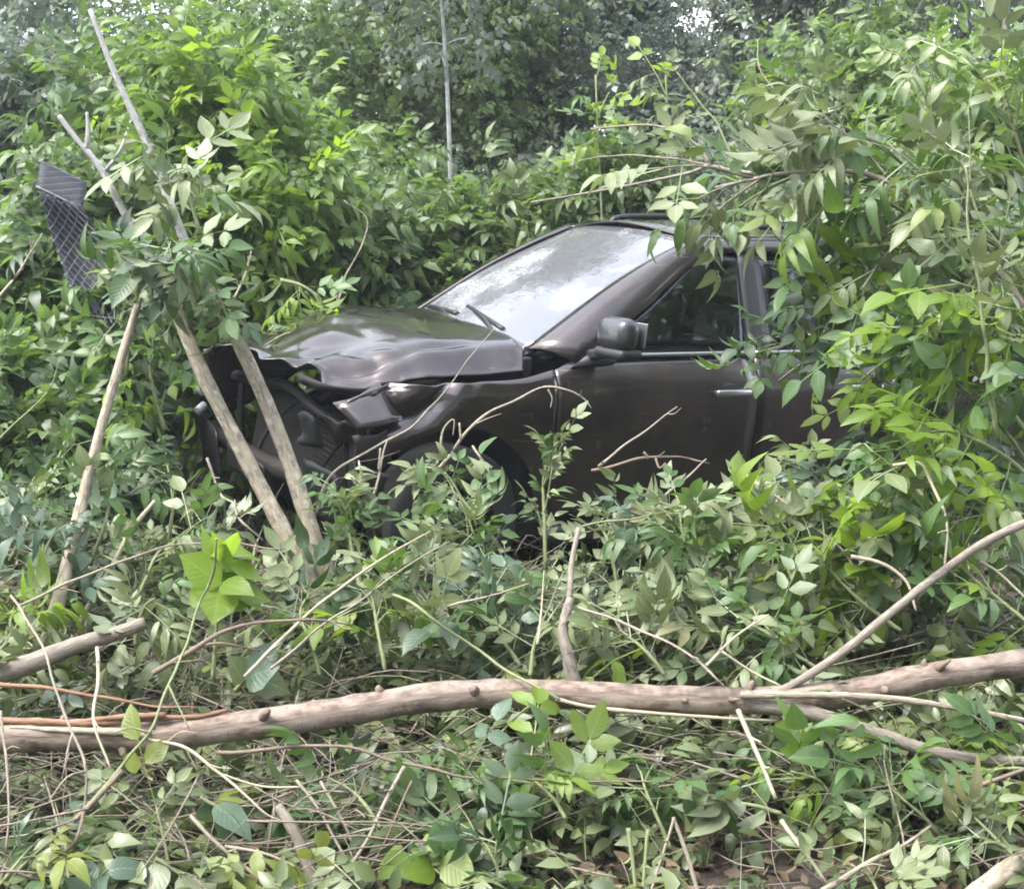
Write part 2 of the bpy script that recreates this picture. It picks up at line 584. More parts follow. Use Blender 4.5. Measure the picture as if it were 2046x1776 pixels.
RICH = {}
for pal in ('sage', 'mid', 'lime', 'dark', 'yellow', 'dusky'):
    RICH[pal] = {'compound': [], 'single': []}
    for i, (pairs, dr, br) in enumerate([(2, .15, .27), (2, .45, .25), (3, .3, .22), (1, .2, .3), (2, -.1, .24), (2, .95, .22), (3, .7, .17), (1, .8, .24), (2, .3, .19)]):
        V, T, U = leaf_shape(100 + i, pairs, 2, dr, br)
        RICH[pal]['compound'].append(mesh('leaf', V, T, LM[pal], uv=U))
    for i, (dr, br) in enumerate([(.1, .33), (.35, .28), (.2, .4), (.9, .26), (.6, .34)]):
        V, T, U = leaf_shape(200 + i, single=True, droop=dr, broad=br)
        RICH[pal]['single'].append(mesh('leaf', V, T, LM[pal], uv=U))
PLAIN = [leaf_shape(300 + i, p, 1, d, .26) for i, (p, d) in enumerate([(2, .2), (2, .45), (3, .3), (1, .2), (2, .9), (3, .7)])]
FAR = [leaf_shape(400 + i, p, 0, d, .36) for i, (p, d) in enumerate([(1, .2), (2, .4), (1, .5)])]

# ------------------------------------------------------------------ ground
CAR_AT = Vector((-.69, 6.69, 0))
CAR_ROT = (math.radians(-1.0), math.radians(-2.9), math.pi + math.radians(27.7))
from mathutils import noise as MN


def gz(x, y):
    lx = (x + .69) * -.885 + (y - 6.69) * -.465
    z = .05 * max(-5.0, min(.4, lx))
    z += .05 * MN.noise(Vector((x * .7, y * .7, 0))) + .025 * MN.noise(Vector((x * 2.6, y * 2.6, 3)))
    if y < 4.4: z += .05 * (4.4 - max(y, 2.5))
    return z - .03


def grid_axis(lo, hi, fine_lo, fine_hi, fine, coarse):
    a = [lo]
    while a[-1] < hi:
        x = a[-1]
        a.append(x + (fine if fine_lo - coarse <= x < fine_hi else coarse + .06 * min(abs(x - fine_lo), abs(x - fine_hi))))
    return a


gx = grid_axis(-260, 260, -7, 7, .14, 1.2)
gy = grid_axis(-60, 420, 1.5, 13, .14, 1.2)
gv = [(x, y, gz(x, y)) for y in gy for x in gx]
nx = len(gx)
gf = [(j * nx + i, j * nx + i + 1, (j + 1) * nx + i + 1, (j + 1) * nx + i) for j in range(len(gy) - 1) for i in range(nx - 1)]
tag(link('ground', mesh('ground', gv, gf, M['soil'])), 'dark soil with leaf litter under the cut branches', kind='structure')

# ------------------------------------------------------------------ the wrecked car (local: x ahead, y to its left, z up; front axle at x = 0)
car = empty('wrecked_car', CAR_AT, 'dark grey car with crumpled bonnet and smashed front, nose among cut branches', 'car')
car.rotation_euler = CAR_ROT
CAR_M = Matrix.Translation(CAR_AT) @ Matrix.Rotation(CAR_ROT[2], 4, 'Z') @ Matrix.Rotation(CAR_ROT[1], 4, 'Y') @ Matrix.Rotation(CAR_ROT[0], 4, 'X')


def coons(C0, C1, D0, D1, nu, nv):
    """Surface between four edge curves: C0, C1 run along u at v = 0, 1; D0, D1 along v at u = 0, 1."""
    c0, c1, d0, d1 = spline(C0, nu), spline(C1, nu), spline(D0, nv), spline(D1, nv)
    P = []
    for j in range(nv):
        v = j / (nv - 1)
        for i in range(nu):
            u = i / (nu - 1)
            p = c0[i] * (1 - v) + c1[i] * v + d0[j] * (1 - u) + d1[j] * u
            p = p - (c0[0] * (1 - u) * (1 - v) + c0[-1] * u * (1 - v) + c1[0] * (1 - u) * v + c1[-1] * u * v)
            P.append(p)
    F = [(j * nu + i, j * nu + i + 1, (j + 1) * nu + i + 1, (j + 1) * nu + i) for j in range(nv - 1) for i in range(nu - 1)]
    return P, F


def sheet(name, P, F, mat, parent=car, thick=.012):
    o = link(name, mesh(name, P, F, mat), parent)
    if thick:
        md = o.modifiers.new('thickness', 'SOLIDIFY')
        md.thickness = thick
        md.offset = 0
    return o


def bm_obj(name, bm, mat, parent=car, smooth=False):
    me = bpy.data.meshes.new(name)
    bm.to_mesh(me)
    bm.free()
    me.materials.append(mat)
    if smooth: me.polygons.foreach_set('use_smooth', np.ones(len(me.polygons), dtype=bool))
    return link(name, me, parent)


def rbox(bm, c, s, bev=.015, rot=None, seg=2):
    """A bevelled box of size s at c."""
    r = bmesh.ops.create_cube(bm, size=1)
    vs = r['verts']
    bmesh.ops.scale(bm, verts=vs, vec=s)
    ed = list({e for v in vs for e in v.link_edges})
    if bev:
        g = bmesh.ops.bevel(bm, geom=ed, offset=bev, segments=seg, profile=.5, affect='EDGES')
        vs = list({v for f in g['faces'] for v in f.verts} | {v for v in vs if v.is_valid})
    if rot is not None: bmesh.ops.rotate(bm, verts=vs, cent=(0, 0, 0), matrix=rot)
    bmesh.ops.translate(bm, verts=vs, vec=c)


def box_obj(name, c, s, mat, parent=car, bev=.015, rot=None, smooth=False):
    bm = bmesh.new()
    rbox(bm, c, s, bev, rot)
    return bm_obj(name, bm, mat, parent, smooth)


def E3(x=0, y=0, z=0):
    return Matrix.Rotation(math.radians(z), 3, 'Z') @ Matrix.Rotation(math.radians(y), 3, 'Y') @ Matrix.Rotation(math.radians(x), 3, 'X')


ZS = [.22, .30, .38, .50, .62, .75, .86, .92, .96, 1.0, 1.04, 1.07]
YS = [.78, .81, .845, .872, .885, .897, .905, .904, .894, .872, .846, .825]


def side(x, z):
    y = float(np.interp(z, ZS, YS))
    if x > .15: y -= .16 * (x - .15) ** 2
    if x < -2.5: y -= .07 * (-2.5 - x) ** 2
    return y


def flank(name, B, T, L, R, sg, nu=22, nv=16, crumple=None, mat=None):
    """A side panel given by its outline in x and z: bottom, top, front and rear edges."""
    f = lambda c: [Vector((x, 0, z)) for x, z in c]
    P, F = coons(f(B), f(T), f(L), f(R), nu, nv)
    Q = []
    for p in P:
        y = side(p.x, p.z)
        q = Vector((p.x, y, p.z))
        if crumple: q += crumple(q)
        q.y *= sg
        Q.append(q)
    return sheet(name, Q, F, mat or M['paint'])


def ridge(v):
    """Sheet metal folds: flat facets meeting in sharp lines."""
    return abs(MN.noise(v)) * 2 - .45


def fender_crush(p):
    w = max(0.0, min(1.0, (p.x + .02) / .35))
    w2 = max(0.0, min(1.0, (p.x + .38) / .5))
    a = ridge(Vector((p.x * 3.2 + p.z * 2, p.z * 3.4, 1))) * .060 * w
    b = ridge(Vector((p.x * 6 + p.z * 5, p.z * 2.5, 4))) * .022 * w2
    d = abs(p.x + .9 * (p.z - .95) - .06)
    crease = -.050 * max(0, 1 - d / .07) * max(0, min(1, (p.z - .78) / .1))
    d2 = abs(p.x - .34 + .5 * (p.z - .85))
    crease -= .045 * max(0, 1 - d2 / .05) * max(0, min(1, (p.z - .72) / .08))
    return Vector((.3 * a, a + b + crease - .05 * w * w, .5 * b))


def arch(cx, r, a0, a1, n=9):
    return [(cx + r * math.cos(a), .36 + r * math.sin(a)) for a in (math.radians(a0 + (a1 - a0) * i / (n - 1)) for i in range(n))]


for sg in (1, -1):
    arch_c = arch(0, .425, 40, 180)
    if sg == 1:
        flank('fender', arch_c + [(-.44, .34), (-.475, .33)], [(.30, .965), (.12, .965), (-.10, .975), (-.30, .985), (-.475, 1.02)],
              [arch_c[0], (.42, .78), (.50, .87), (.42, .925), (.30, .965)], [(-.475, .33), (-.475, .7), (-.475, 1.02)], 1, 40, 22, fender_crush)
    else:
        flank('fender', [(.52, .55)] + arch_c + [(-.44, .34), (-.475, .33)], [(.62, .90), (.2, .97), (-.475, 1.02)],
              [(.52, .55), (.6, .72), (.62, .90)], [(-.475, .33), (-.475, .7), (-.475, 1.02)], -1, 30, 14)
    d = flank('door', [(-.483, .30), (-1.58, .30)], [(-.483, 1.02), (-.62, 1.055), (-1.0, 1.068), (-1.58, 1.078)],
              [(-.483, .30), (-.483, 1.02)], [(-1.58, .30), (-1.58, 1.078)], sg, 26, 24)
    bm = bmesh.new()                                           # handle: a bar on two feet, in front of a dished recess
    rbox(bm, (-1.42, sg * .935, .908), (.20, .022, .032), .009)
    rbox(bm, (-1.335, sg * .915, .908), (.02, .035, .02), .004)
    rbox(bm, (-1.505, sg * .915, .908), (.02, .035, .02), .004)
    bm_obj('handle', bm, M['chrome'], d, True)
    bm = bmesh.new()
    bmesh.ops.create_uvsphere(bm, u_segments=16, v_segments=8, radius=1)
    bmesh.ops.scale(bm, verts=bm.verts, vec=(.075, .008, .045))
    bmesh.ops.translate(bm, verts=bm.verts, vec=(-1.41, sg * .902, .905))
    bm_obj('handle_recess', bm, M['under'], d, True)
    d2 = flank('door', [(-1.59, .30), (-2.15, .30), (-2.25, .42), (-2.46, .70)], [(-1.59, 1.078), (-2.46, 1.088)],
               [(-1.59, .30), (-1.59, 1.078)], [(-2.46, .70), (-2.46, 1.088)], sg, 24, 20)
    bm = bmesh.new()
    rbox(bm, (-2.24, sg * .932, .918), (.20, .022, .032), .009)
    rbox(bm, (-2.155, sg * .913, .918), (.02, .035, .02), .004)
    rbox(bm, (-2.325, sg * .913, .918), (.02, .035, .02), .004)
    bm_obj('handle', bm, M['chrome'], d2, True)
    ra = arch(-2.673, .425, 180, 20)
    flank('rear_fender', [(-3.48, .42), (-3.12, .36)] + ra[:-1][::1] + [(-2.47, .70)], [(-3.46, 1.06), (-2.9, 1.085), (-2.47, 1.088)],
          [(-3.48, .42), (-3.50, .8), (-3.46, 1.06)], [(-2.47, .70), (-2.47, 1.088)], sg, 30, 14)
    # sill cladding, window trim
    P = [Vector((x, sg * y, z)) for x in np.linspace(-.45, -2.25, 14) for y, z in ((.80, .20), (.875, .22), (.89, .29), (.865, .315))]
    sheet('sill_cladding', P, [(i * 4 + j, i * 4 + j + 1, i * 4 + 5 + j, i * 4 + 4 + j) for i in range(13) for j in range(3)], M['black'])
    for x0, x1 in ((-.70, -1.58), (-1.60, -2.44)):
        t = Tubes()
        t.add([(x, sg * .838, 1.078 + .01 * (-.7 - x) * .9) for x in np.linspace(x0, x1, 6)], .011, .011, 6)
        o = t.build('window_trim', M['chrome'])
        o.parent = car
    # pillars and roof rail
    inn = [(-.43, .675, 1.09), (-.85, .635, 1.36), (-1.14, .60, 1.51), (-1.36, .57, 1.605)]
    out = [(-.60, .845, 1.045), (-1.0, .765, 1.29), (-1.24, .70, 1.455), (-1.42, .665, 1.55)]
    mk = lambda c: [Vector((x, sg * y, z)) for x, y, z in c]
    P, F = coons(mk(inn), mk(out), mk([inn[0], (-.50, .77, 1.075), out[0]]), mk([inn[-1], (-1.39, .625, 1.595), out[-1]]), 20, 7)
    for i, p in enumerate(P):
        v = i // 20 / 6
        P[i] = p + Vector((.012, sg * .018, .02)) * math.sin(math.pi * v)
    sheet('pillar', P, F, M['paint'])
    inn2 = [(-1.36, .57, 1.605), (-2.2, .58, 1.635), (-3.15, .55, 1.60)]
    out2 = [(-1.42, .665, 1.55), (-2.2, .69, 1.565), (-3.2, .64, 1.50)]
    P, F = coons(mk(inn2), mk(out2), mk([inn2[0], (-1.39, .625, 1.595), out2[0]]), mk([inn2[-1], (-3.18, .605, 1.56), out2[-1]]), 18, 5)
    sheet('roof_side', P, F, M['paint'])
    # door glass, black pillars between
    gy_ = lambda x, z: .828 - (z - 1.08) * .36
    q = lambda c: [Vector((x, sg * gy_(x, z), z)) for x, z in c]
    P, F = coons(q([(-.66, 1.078), (-1.57, 1.085)]), q([(-1.41, 1.545), (-1.57, 1.552)]), q([(-.66, 1.078), (-1.02, 1.29), (-1.25, 1.45), (-1.41, 1.545)]), q([(-1.57, 1.085), (-1.57, 1.552)]), 16, 10)
    sheet('side_window', P, F, M['glass'], thick=.004)
    P, F = coons(q([(-1.70, 1.085), (-2.36, 1.09)]), q([(-1.70, 1.555), (-2.36, 1.55)]), q([(-1.70, 1.085), (-1.70, 1.555)]), q([(-2.36, 1.09), (-2.36, 1.55)]), 10, 8)
    sheet('side_window', P, F, M['glass'], thick=.004)
    P, F = coons(q([(-1.572, 1.07), (-1.698, 1.07)]), q([(-1.572, 1.56), (-1.698, 1.56)]), q([(-1.572, 1.07), (-1.572, 1.56)]), q([(-1.698, 1.07), (-1.698, 1.56)]), 4, 8)
    sheet('pillar', P, F, M['black'], thick=.02)
    P, F = coons(q([(-2.362, 1.075), (-3.44, 1.07)]), q([(-2.362, 1.555), (-3.2, 1.50)]), q([(-2.362, 1.075), (-2.362, 1.555)]), q([(-3.44, 1.07), (-3.35, 1.3), (-3.2, 1.50)]), 14, 8)
    sheet('pillar', P, F, M['paint'], thick=.02)
    if sg == -1: continue                                      # the far mirror is gone
    # mirror
    bm = bmesh.new()
    rbox(bm, (-.70, sg * 1.02, 1.20), (.115, .21, .145), .052, E3(0, -6, sg * 8), 4)
    mi = bm_obj('mirror', bm, M['gloss'], car, True)
    bm = bmesh.new()
    rbox(bm, (-.705, sg * 1.02, 1.115), (.125, .20, .045), .018, E3(0, 0, sg * 8), 3)
    rbox(bm, (-.69, sg * .895, 1.095), (.075, .13, .05), .015, E3(sg * 12, 0, 0), 3)
    bm_obj('mirror_arm', bm, M['black'], mi, True)
    box_obj('mirror_glass', (-.772, sg * 1.035, 1.20), (.006, .165, .105), M['chrome'], mi, .002, E3(0, -6, sg * 8))
    P = [Vector((x, sg * y, z)) for x, y, z in ((-.565, .862, 1.03), (-.80, .852, 1.05), (-.80, .83, 1.115), (-.66, .838, 1.085))]
    sheet('mirror_base', P, [(0, 1, 2, 3)], M['black'], thick=.03)

# bonnet, buckled
near = [(-.37, .785, 1.005), (-.1, .79, .988), (.10, .782, .985), (.22, .765, .962), (.35, .735, .935), (.50, .70, .945)]
front = [(.50, .70, .945), (.60, .57, .985), (.72, .4, .985), (.76, .1, .995), (.72, -.3, .95), (.64, -.70, .90)]
far_ = [(-.37, -.785, 1.07), (.1, -.78, 1.06), (.64, -.70, .90)]
rear = [(-.37, .785, 1.005), (-.47, .6, 1.072), (-.45, .3, 1.095), (-.43, 0, 1.105), (-.45, -.3, 1.11), (-.37, -.785, 1.07)]
nu, nv = 60, 60
P, F = coons(near, far_, rear, front, nu, nv)
sm = lambda t: (lambda c: c * c * (3 - 2 * c))(max(0.0, min(1.0, t)))
for k, p in enumerate(P):
    u, v = (k % nu) / (nu - 1), (k // nu) / (nv - 1)
    h = .060 * sm(v / .14) * sm((1 - v) / .12) * (1 - .5 * sm((u - .6) / .4)) * sm(u / .08 + .3)
    h += .022 * math.exp(-((u - .50) / .2) ** 2 - ((v - .8) / .3) ** 2)          # the far half pushed up
    fr = sm((u - .45) / .4)
    h += fr * .030 * ridge(Vector((u * 2.6 + v * 1.5, v * 4.2, 5))) * sm(v / .06)
    h += sm((u - .25) / .4) * .018 * ridge(Vector((u * 5 - v * 3, v * 6, 2)))
    h += .004 * MN.noise(Vector((u * 11, v * 5, 6))) * sm(u / .2)
    h -= .022 * math.exp(-((v - .13 - .03 * math.sin(6 * u)) / .03) ** 2) * sm((u - .1) / .3)    # a pressed crease along the near edge
    h += .020 * math.exp(-((v - .055) / .03) ** 2) * math.sin(10 * u + 1) * sm((u - .25) / .3)
    P[k] = p + Vector((.05 * sm((u - .82) / .18) * ridge(Vector((v * 9, u * 3, 7))), 0, h - .02 * sm((u - .9) / .1) * MN.noise(Vector((v * 14, 3, 1)))))
hood = sheet('bonnet', P, F, M['paint'], thick=.010)
# folded lip under its near edge
e = spline([(.02, .775, .975), (.22, .755, .955), (.35, .728, .930), (.50, .695, .938), (.60, .565, .975)], 18)
P = []
for i, p in enumerate(e):
    P += [p + Vector((0, .004, .006)), p + Vector((.01, -.012, -.020 - .012 * math.sin(i * .9))), p + Vector((-.02, -.05, -.03))]
sheet('bonnet_lip', P, [(i * 3 + j, i * 3 + j + 1, i * 3 + 4 + j, i * 3 + 3 + j) for i in range(17) for j in range(2)], M['steel'], hood, .006)

# cowl, windscreen, wipers, roof, tail
mk = lambda c: [Vector(x) for x in c]
P, F = coons(mk([(-.36, .70, 1.045), (-.40, .35, 1.085), (-.38, 0, 1.10), (-.40, -.35, 1.085), (-.36, -.70, 1.045)]), mk([(-.47, .70, 1.085), (-.45, .35, 1.10), (-.43, 0, 1.105), (-.45, -.35, 1.10), (-.47, -.70, 1.085)]),
             mk([(-.36, .70, 1.045), (-.47, .70, 1.085)]), mk([(-.36, -.70, 1.045), (-.47, -.70, 1.085)]), 20, 4)
sheet('cowl_panel', P, F, M['black'])
ws_b = [(-.45, .672, 1.092), (-.40, .35, 1.115), (-.385, 0, 1.12), (-.40, -.35, 1.115), (-.45, -.672, 1.092)]
ws_t = [(-1.365, .568, 1.600), (-1.33, .3, 1.622), (-1.315, 0, 1.63), (-1.33, -.3, 1.622), (-1.365, -.568, 1.600)]
P, F = coons(mk(ws_b), mk(ws_t), mk([ws_b[0], (-.86, .633, 1.355), ws_t[0]]), mk([ws_b[-1], (-.86, -.633, 1.355), ws_t[-1]]), 24, 18)
sheet('windscreen', P, F, M['screen'], thick=.005)
def on_glass(x, y, up=.014):
    xb = -.385 - .065 * (y / .67) ** 2
    return (x, y, 1.12 - .028 * (y / .67) ** 2 + (xb - x) * .545 + up)


for y0, y1 in ((.46, -.12), (-.04, -.60)):
    t = Tubes()
    t.add([on_glass(-.40, y0, .0), on_glass(-.445, y0 * .6 + y1 * .4, .03), on_glass(-.49, y1 * .8 + y0 * .2, .028)], .013, .008, 6)
    t.add([on_glass(-.455, y0 - .06), on_glass(-.48, (y0 + y1) / 2 - .04), on_glass(-.52, y1)], .014, .012, 5)
    w = t.build('wiper', M['black']); w.parent = car
P, F = coons(mk([(-1.365, .568, 1.603), (-1.315, 0, 1.632), (-1.365, -.568, 1.603)]), mk([(-3.15, .55, 1.60), (-3.2, 0, 1.625), (-3.15, -.55, 1.60)]),
             mk([(-1.365, .568, 1.603), (-2.2, .58, 1.635), (-3.15, .55, 1.60)]), mk([(-1.365, -.568, 1.603), (-2.2, -.58, 1.635), (-3.15, -.55, 1.60)]), 18, 18)
P = [p + Vector((0, 0, .025 * (1 - (p.y / .57) ** 2))) for p in P]
sheet('roof', P, F, M['paint'])
for sg in (1, -1):
    t = Tubes()
    t.add([(-1.62, sg * .60, 1.63), (-1.72, sg * .60, 1.675), (-2.3, sg * .61, 1.69), (-2.95, sg * .59, 1.67), (-3.05, sg * .58, 1.62)], .016, .016, 8, 20)
    o = t.build('roof_rail', M['black']); o.parent = car
P, F = coons(mk([(-3.48, .80, .42), (-3.60, 0, .42), (-3.48, -.80, .42)]), mk([(-3.2, .64, 1.50), (-3.25, 0, 1.55), (-3.2, -.64, 1.50)]),
             mk([(-3.48, .80, .42), (-3.50, .80, .9), (-3.42, .76, 1.1), (-3.2, .64, 1.50)]), mk([(-3.48, -.80, .42), (-3.50, -.80, .9), (-3.42, -.76, 1.1), (-3.2, -.64, 1.50)]), 14, 14)
sheet('tailgate', P, F, M['paint'])

# cabin
box_obj('floor_pan', (-1.55, 0, .27), (3.4, 1.5, .10), M['under'], bev=.02)
box_obj('firewall', (-.42, 0, .66), (.05, 1.45, .80), M['engine'], bev=.01)
P, F = coons(mk([(-.50, .72, 1.05), (-.50, -.72, 1.05)]), mk([(-.86, .70, .98), (-.86, -.70, .98)]), mk([(-.50, .72, 1.05), (-.72, .72, 1.08), (-.86, .70, .98)]), mk([(-.50, -.72, 1.05), (-.72, -.72, 1.08), (-.86, -.70, .98)]), 10, 8)
sheet('dashboard', P, F, M['black'], thick=.02)
bm = bmesh.new()
n1, n2 = 28, 8
rot = E3(0, 25, 0)
for i in range(n1):
    a = 2 * math.pi * i / n1
    for j in range(n2):
        b = 2 * math.pi * j / n2
        r = .185 + .016 * math.cos(b)
        bm.verts.new(rot @ Vector((.016 * math.sin(b), r * math.cos(a), r * math.sin(a))) + Vector((-.98, .40, 1.06)))
bm.verts.ensure_lookup_table()
for i in range(n1):
    for j in range(n2):
        bm.faces.new([bm.verts[k] for k in (i * n2 + j, i * n2 + (j + 1) % n2, (i + 1) % n1 * n2 + (j + 1) % n2, (i + 1) % n1 * n2 + j)])
rbox(bm, (-.975, .40, 1.06), (.04, .32, .05), .015, None)
rbox(bm, (-.98, .40, 1.05), (.05, .13, .12), .03, None)
bm_obj('steering_wheel', bm, M['cloth'], car, True)
for y in (.38, -.38):
    bm = bmesh.new()
    rbox(bm, (-1.42, y, .62), (.52, .50, .18), .06, None, 3)
    rbox(bm, (-1.74, y, .96), (.16, .48, .62), .06, E3(0, -14, 0), 3)
    bmesh.ops.translate(bm, verts=bm.verts, vec=(0, 0, 0))
    st = bm_obj('front_seat', bm, M['cloth'], car, True)
    box_obj('headrest', (-1.83, y, 1.36), (.10, .27, .19), M['cloth'], st, .04, E3(0, -12, 0), True)
bm = bmesh.new()
rbox(bm, (-2.4, 0, .62), (.5, 1.3, .2), .06, None, 3)
rbox(bm, (-2.72, 0, .98), (.16, 1.3, .66), .06, E3(0, -16, 0), 3)
bm_obj('rear_seat', bm, M['cloth'], car, True)

# smashed engine bay
eng = empty('engine_bay', (0, 0, 0)); eng.parent = car
bm = bmesh.new()
rbox(bm, (.02, .02, .62), (.42, .62, .38), .05, E3(2, 4, 6), 3)
rbox(bm, (.05, .10, .84), (.30, .40, .07), .03, E3(3, 2, 8), 3)
rbox(bm, (-.02, .50, .70), (.24, .20, .22), .03, E3(0, 3, 12), 2)
rbox(bm, (-.05, -.52, .70), (.28, .22, .24), .03, E3(4, 0, -9), 2)
bm_obj('engine_block', bm, M['engine'], eng, False)
bm = bmesh.new()
rbox(bm, (.36, 0, .55), (.05, 1.05, .42), .01, E3(0, -9, 7), 1)
bm_obj('radiator', bm, M['steel'], eng)
t = Tubes()
for k in range(15):                                            # cooling fins still readable on the pushed-in radiator
    z = .37 + k * .026
    t.add([(.395 + .004 * math.sin(k), .50, z), (.37, 0, z), (.33, -.50, z)], .004, .004, 4, 5)
o = t.build('radiator_fin', M['steel']); o.parent = eng; o['kind'] = 'stuff'
t = Tubes()
t.add([(.42, .70, .74), (.46, .35, .80), (.44, 0, .83), (.46, -.4, .80), (.48, -.74, .78)], .028, .028, 6, 14, .1)
t.add([(.40, .66, .74), (.38, .62, .52), (.36, .60, .34)], .022, .022, 6, 8, .1)
t.add([(.46, -.70, .78), (.47, -.68, .52), (.44, -.66, .32)], .022, .022, 6, 8, .1)
o = t.build('radiator_support', M['steel']); o.parent = eng
t = Tubes()
t.add([(.44, .74, .46), (.54, .3, .49), (.56, -.2, .47), (.60, -.78, .50)], .045, .045, 8, 14, .08)
o = t.build('bumper_beam', M['steel']); o.parent = eng
for pts, r in (([(.10, .25, .86), (.25, .32, .90), (.36, .22, .80), (.40, .05, .62)], .022), ([(.0, -.2, .86), (.18, -.35, .92), (.34, -.5, .78)], .018),
               ([(-.2, .55, .80), (.05, .62, .86), (.22, .55, .74), (.3, .6, .56)], .016), ([(.30, .1, .86), (.44, -.05, .72), (.50, -.2, .56), (.54, -.25, .38)], .010),
               ([(.2, .5, .8), (.36, .48, .66), (.44, .42, .50), (.46, .46, .34)], .009)):
    t = Tubes(); t.add(pts, r, r, 8, 16)
    o = t.build('hose', M['rubber']); o.parent = eng
# torn plastic: liner, bumper scraps, lamp remains
def scrap(name, pts, mat, seed, parent=car, amp=.02, n=8):
    P, F = coons(mk(pts[0:2]), mk(pts[3:1:-1]), mk([pts[0], pts[3]]), mk([pts[1], pts[2]]), n, n)
    P = [p + Vector([amp * MN.noise(p * 9 + Vector((seed, k * 7, 0))) for k in range(3)]) for p in P]
    return sheet(name, P, F, mat, parent, .006)


scrap('wheel_arch_liner', [(.42, .80, .72), (.36, .50, .74), (.34, .50, .36), (.44, .82, .40)], M['black'], 3)
scrap('bumper_scrap', [(.44, .86, .66), (.32, .88, .60), (.27, .88, .36), (.36, .90, .30)], M['paint'], 5, amp=.035)
scrap('bumper_scrap', [(.56, .50, .60), (.50, .78, .58), (.44, .80, .34), (.54, .52, .36)], M['black'], 8)
scrap('bumper_scrap', [(.70, -.30, .56), (.66, -.80, .62), (.62, -.82, .30), (.66, -.32, .34)], M['black'], 9)
scrap('bumper_scrap', [(.62, .15, .50), (.66, -.30, .52), (.64, -.28, .40), (.60, .12, .38)], M['steel'], 12)
scrap('headlamp_shell', [(.50, .60, .80), (.46, .80, .82), (.40, .82, .70), (.46, .60, .68)], M['steel'], 14, amp=.03)
scrap('fender_flap', [(.53, .83, .885), (.33, .79, .965), (.27, .915, .83), (.45, .915, .775)], M['paint'], 21, amp=.022, n=5)
scrap('fender_flap', [(.46, .875, .75), (.33, .895, .79), (.29, .885, .64), (.40, .86, .60)], M['steel'], 23, amp=.03, n=6)
scrap('headlamp_shell', [(.56, .42, .78), (.54, .62, .80), (.50, .60, .66), (.54, .44, .64)], M['engine'], 25, amp=.04, n=6)
bm = bmesh.new()
for c, s in (((.67, -.66, .74), .05), ((.70, -.60, .64), .035)):
    bmesh.ops.create_icosphere(bm, subdivisions=2, radius=s, matrix=Matrix.Translation(c))
for v in bm.verts: v.co += Vector((MN.noise(v.co * 22), MN.noise(v.co * 19 + Vector((3, 1, 0))), MN.noise(v.co * 24))) * .02
bm_obj('headlamp', bm, M['lamp'], car, True)

# wheels
def lathe(prof, n=36):
    V = [(r * math.cos(2 * math.pi * i / n), y, r * math.sin(2 * math.pi * i / n)) for i in range(n) for r, y in prof]
    k = len(prof)
    F = [(i * k + j, (i + 1) % n * k + j, (i + 1) % n * k + j + 1, i * k + j + 1) for i in range(n) for j in range(k - 1)]
    return V, F


tyre_me = mesh('tyre', *lathe([(.225, -.09), (.29, -.105), (.325, -.10), (.342, -.085), (.345, -.04), (.338, -.035), (.338, -.03), (.345, -.025), (.345, .025), (.338, .03), (.338, .035), (.345, .04), (.342, .085), (.325, .10), (.29, .105), (.225, .09)]), M['rubber'])
bm = bmesh.new()
V, F = lathe([(.20, -.06), (.226, -.09), (.228, .0), (.226, .09), (.214, .085), (.205, .03), (.205, -.05)])
vs = [bm.verts.new(v) for v in V]
for f in F: bm.faces.new([vs[i] for i in f])
for k in range(5):
    rbox(bm, (0, .065, .115), (.045, .03, .19), .008, None)
    bmesh.ops.rotate(bm, verts=[v for v in bm.verts if v not in set()], cent=(0, 0, 0), matrix=Matrix.Rotation(2 * math.pi / 5, 3, 'Y'))
r = bmesh.ops.create_cone(bm, cap_ends=True, segments=20, radius1=.05, radius2=.045, depth=.06, matrix=Matrix.Translation((0, .06, 0)) @ Matrix.Rotation(math.pi / 2, 4, 'X'))
rim_me = bpy.data.meshes.new('rim'); bm.to_mesh(rim_me); bm.free(); rim_me.materials.append(M['alloy'])
for x, y, turn in ((0, .79, 9), (0, -.79, 9), (-2.673, .79, 0), (-2.673, -.79, 0)):
    w = link('wheel', tyre_me, car, (x, y, .345))
    w.rotation_euler = (0, 0, math.radians(turn) + (0 if y > 0 else math.pi))
    link('rim', rim_me, w)

# ------------------------------------------------------------------ dark wire mesh strip behind the leaning poles
MD = 6.7
mesh_root = empty('mesh_strip', W(150, 640, MD), 'bent strip of dark wire mesh hanging behind the thin grey stems', 'wire mesh')


def strip_pt(s, t):
    """s along the strip from its fold (0) to its lower end (1), t across it (0..1)."""
    cx = [118, 146, 166, 184, 192]; cy = [395, 460, 520, 580, 640]
    px = np.interp(s, [0, .25, .5, .75, 1], cx) + (t - .5) * np.interp(s, [0, .3, .7, 1], [84, 104, 96, 66])
    py = np.interp(s, [0, .25, .5, .75, 1], cy) + (t - .5) * 26
    return W(px, py, MD + .05 * math.cos((t - .5) * 3) + .05 * math.sin(s * 4))


